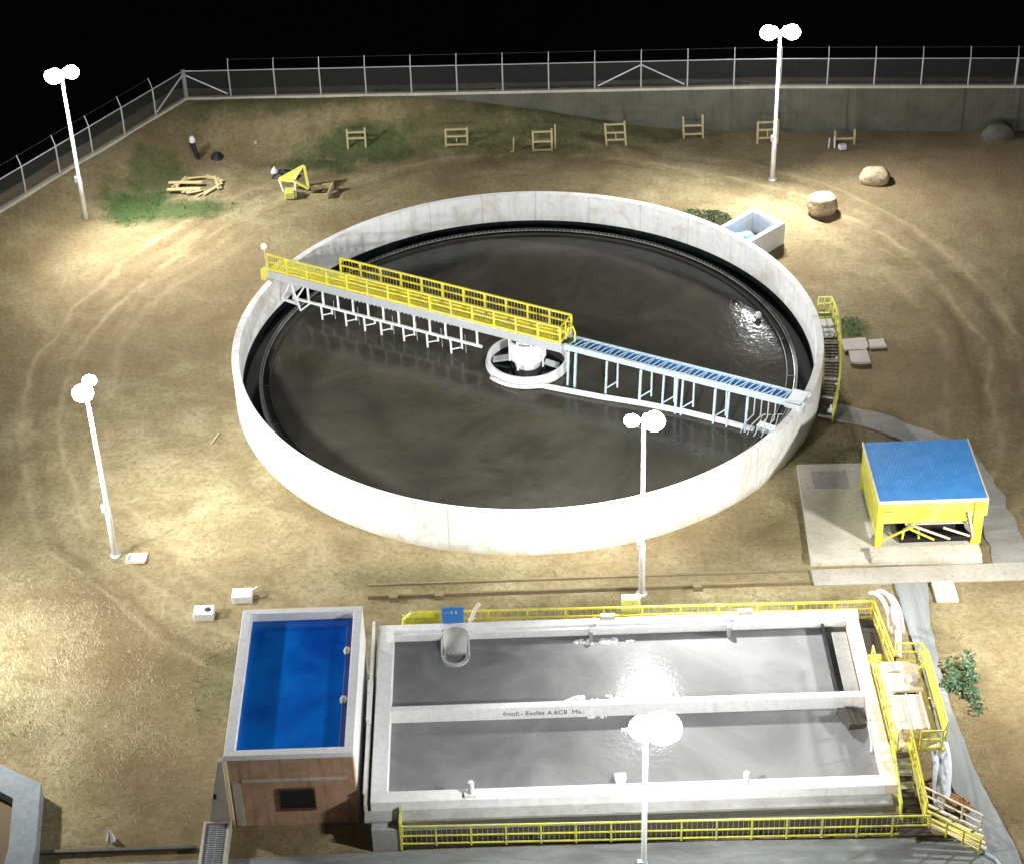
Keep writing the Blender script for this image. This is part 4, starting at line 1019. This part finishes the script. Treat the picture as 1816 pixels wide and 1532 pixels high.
def fence(name, lab, ptf, zf, L, sp, outn, H=2.05, thick=()):
    root = empty(name, (*ptf(L/2), zf(ptf(L/2).x, L/2)), lab, 'fence')
    n = int(L/sp)
    wm = MB(); rl = MB(); bw_ = MB()
    for i in range(n+1):
        t = i*sp; p = ptf(t); z = zf(p.x, t); r_ = .16 if i == 0 else (.09 if i in thick else .055)
        o = MB().tube([(p.x, p.y, z-.2), (p.x, p.y, z+H+(0 if i else .12))], r_, 8).build('post', M['galv'], root)
        if i > 0:
            q = Vector((outn.x, outn.y, 0))*.28
            MB().bar((p.x, p.y, z+H), (p.x+q.x, p.y+q.y, z+H+.72), .05).build('arm', M['galv'], o, world=False).location = -rootpos(root)
        if i < n:
            p2 = ptf(t+sp); z2 = zf(p2.x, t+sp)
            wires(wm, p, p2, z+.18, z2+.18, H-.2)
            rl.tube([(p.x, p.y, z+H-.05), (p2.x, p2.y, z2+H-.05)], .04, 6)
            q = outn*.28
            for f in (.95,):
                if i > 0: bw_.bar((p.x+q.x*f, p.y+q.y*f, z+H+.7*f), (p2.x+q.x*f, p2.y+q.y*f, z2+H+.7*f), .012)
    wm.build('wire_mesh', M['fencew'], root); rl.build('top_rail', M['galv'], root); bw_.build('barbed_wire', M['fencew'], root)
    return root
bf = fence('back_fence', 'long chain link fence with white posts along the back of the yard', fpt, lambda x, t: fence_z(x)+.15, 84, 3.22, fnm, thick=(18,))
lout = Vector((ld.y, -ld.x))
if lout.dot(Vector((-1, 1))) < 0: lout = -lout
lf = fence('side_fence', 'chain link fence with forked post tops running down the left edge', lpt, lambda x, t: left_z(t)+.15, LL-.5, 3.1, lout)
def brace(root, ptf, t0, t1, zf):
    a, c = ptf(t0), ptf(t1); MB().tube([(a.x, a.y, zf(a.x, t0)+1.75), (c.x, c.y, zf(c.x, t1)+.2)], .055, 8).build('brace', M['galv'], root)
zb_ = lambda x, t: fence_z(x)+.15
brace(bf, fpt, 0, 3.0, zb_); brace(bf, fpt, 10*3.22, 9*3.22+.2, zb_); brace(bf, fpt, 10*3.22, 11*3.22-.2, zb_); brace(lf, lpt, .1, 3.0, lambda x, t: left_z(t)+.15)

# ------------------------------------------------------------------ lamp poles
def lamp_pole(x, y, H, lab, yaw, heads, power=1.0, z0=0, aim=2.0):
    e = empty('lamp_pole', (x, y, z0), lab, 'lamp pole', 'floodlight poles round the tanks')
    MB().tube([(x, y, z0-.2), (x, y, z0+3.2), (x, y, z0+3.25), (x, y, z0+H)], [.17, .16, .12, .09], 14).build('shaft', M['pole'], e, smooth=True)
    MB().lathe((x, y, z0), [(.3, 0), (.3, .08), (.18, .14)], 14).build('base_plate', M['galv'], e)
    MB().obox((x-.16, y-.1, z0+3.2), (.22, .22, .4)).build('junction_box', M['pole'], e)
    ax = Vector((math.cos(yaw), math.sin(yaw), 0))
    MB().bar(Vector((x, y, z0+H-.1))-ax*.95, Vector((x, y, z0+H-.1))+ax*.95, .08).build('cross_arm', M['pole'], e)
    for (off, sz, tgt) in heads:
        c = Vector((x, y, z0+H))+ax*off
        dv = Vector((math.cos(tgt), math.sin(tgt), -.9)).normalized()
        hd = MB().lathe((c.x, c.y, c.z-.3*sz), [(.1, 0), (.16, .1), (.16, .5*sz), (.07, .6*sz)], 10).build('lamp_head', M['pole'], e, smooth=True)
        for q, (da, el, rr0) in enumerate(((0, -.55, .62), (2.1, -.35, .55), (-2.1, -.35, .55), (.9, .45, .4), (-1.6, .5, .36))):  # domes oversized and clustered so their shape carries the lamp's glare
            d2 = Vector((math.cos(tgt+da), math.sin(tgt+da), el)).normalized(); s2 = d2.cross(Vector((0, 0, 1))).normalized(); u2_ = s2.cross(d2)
            p0 = c+d2*.38*sz; rings = []
            for k in range(8):
                a = math.pi/2*k/7; r3 = sz*rr0*math.cos(a)+.01; pp = p0+d2*(sz*rr0*.75*math.sin(a)-.1*sz)
                rings.append([pp+s2*r3*math.cos(t)+u2_*r3*.8*math.sin(t) for t in [2*math.pi*w_/16 for w_ in range(16)]])
            MB().quad_strip(rings).build('lamp_glare_dome', M['lampglass'], hd, smooth=True, world=False).location = -Vector(e.location)
        MB().tube([c-dv*.2*sz, c-dv*.3*sz+Vector((0, 0, -.3)), Vector((x, y, z0+H-.6))], .018, 5).build('cable', M['black'], e)
        ld_ = bpy.data.lights.new('floodlight', 'SPOT'); ld_.energy = LAMP_W*power; ld_.color = (1.0, .985, .95); ld_.spot_size = R(150); ld_.spot_blend = 1.0; ld_.shadow_soft_size = .38
        lo = bpy.data.objects.new('floodlight', ld_); col.objects.link(lo); lo.parent = e
        lo.location = c-Vector(e.location)+Vector((0, 0, -1.0*sz-.3))
        d = Vector((math.cos(tgt)*aim, math.sin(tgt)*aim, -1)); lo.rotation_euler = d.to_track_quat('-Z', 'Y').to_euler()
    return e
lamp_pole(-28.88, 19.84, 10.75, 'tall lamp pole at the back left beside the green patch', R(25), [(-.5, .85, R(-50)), (.6, .75, R(-25))])
lamp_pole(-21.92, -15.87, 10.6, 'tall lamp pole on the open ground left of the round tank', R(80), [(-.45, .75, R(20)), (.6, .5, R(60))], .58)
lamp_pole(17.1, 22.3, 10.85, 'tall lamp pole at the back right behind the concrete chamber', R(0), [(-.7, .85, R(-125)), (.7, .85, R(-60))], 1.05)
lamp_pole(5.19, -20.4, 10.7, 'tall lamp pole between the round tank and the long tank', R(0), [(-.55, .55, R(110)), (.45, .8, R(-60))], .9)
lamp_pole(3.75, -41.2, 10.8, 'nearest lamp pole in front of the long tank at the bottom edge', R(0), [(-.05, .85, R(150)), (.62, 1.1, R(25))], .42)

# lamp pole standing just outside the left edge of the photograph
lamp_pole(27.8, -29, 10.6, 'tall lamp pole on the open ground farthest to the right', R(80), [(-.45, .6, R(175)), (.6, .6, R(120))], .75)
lamp_pole(-33.5, -24.5, 10.6, 'tall lamp pole on the open ground farthest to the left', R(80), [(-.45, .6, R(-20)), (.6, .6, R(20))], .85)
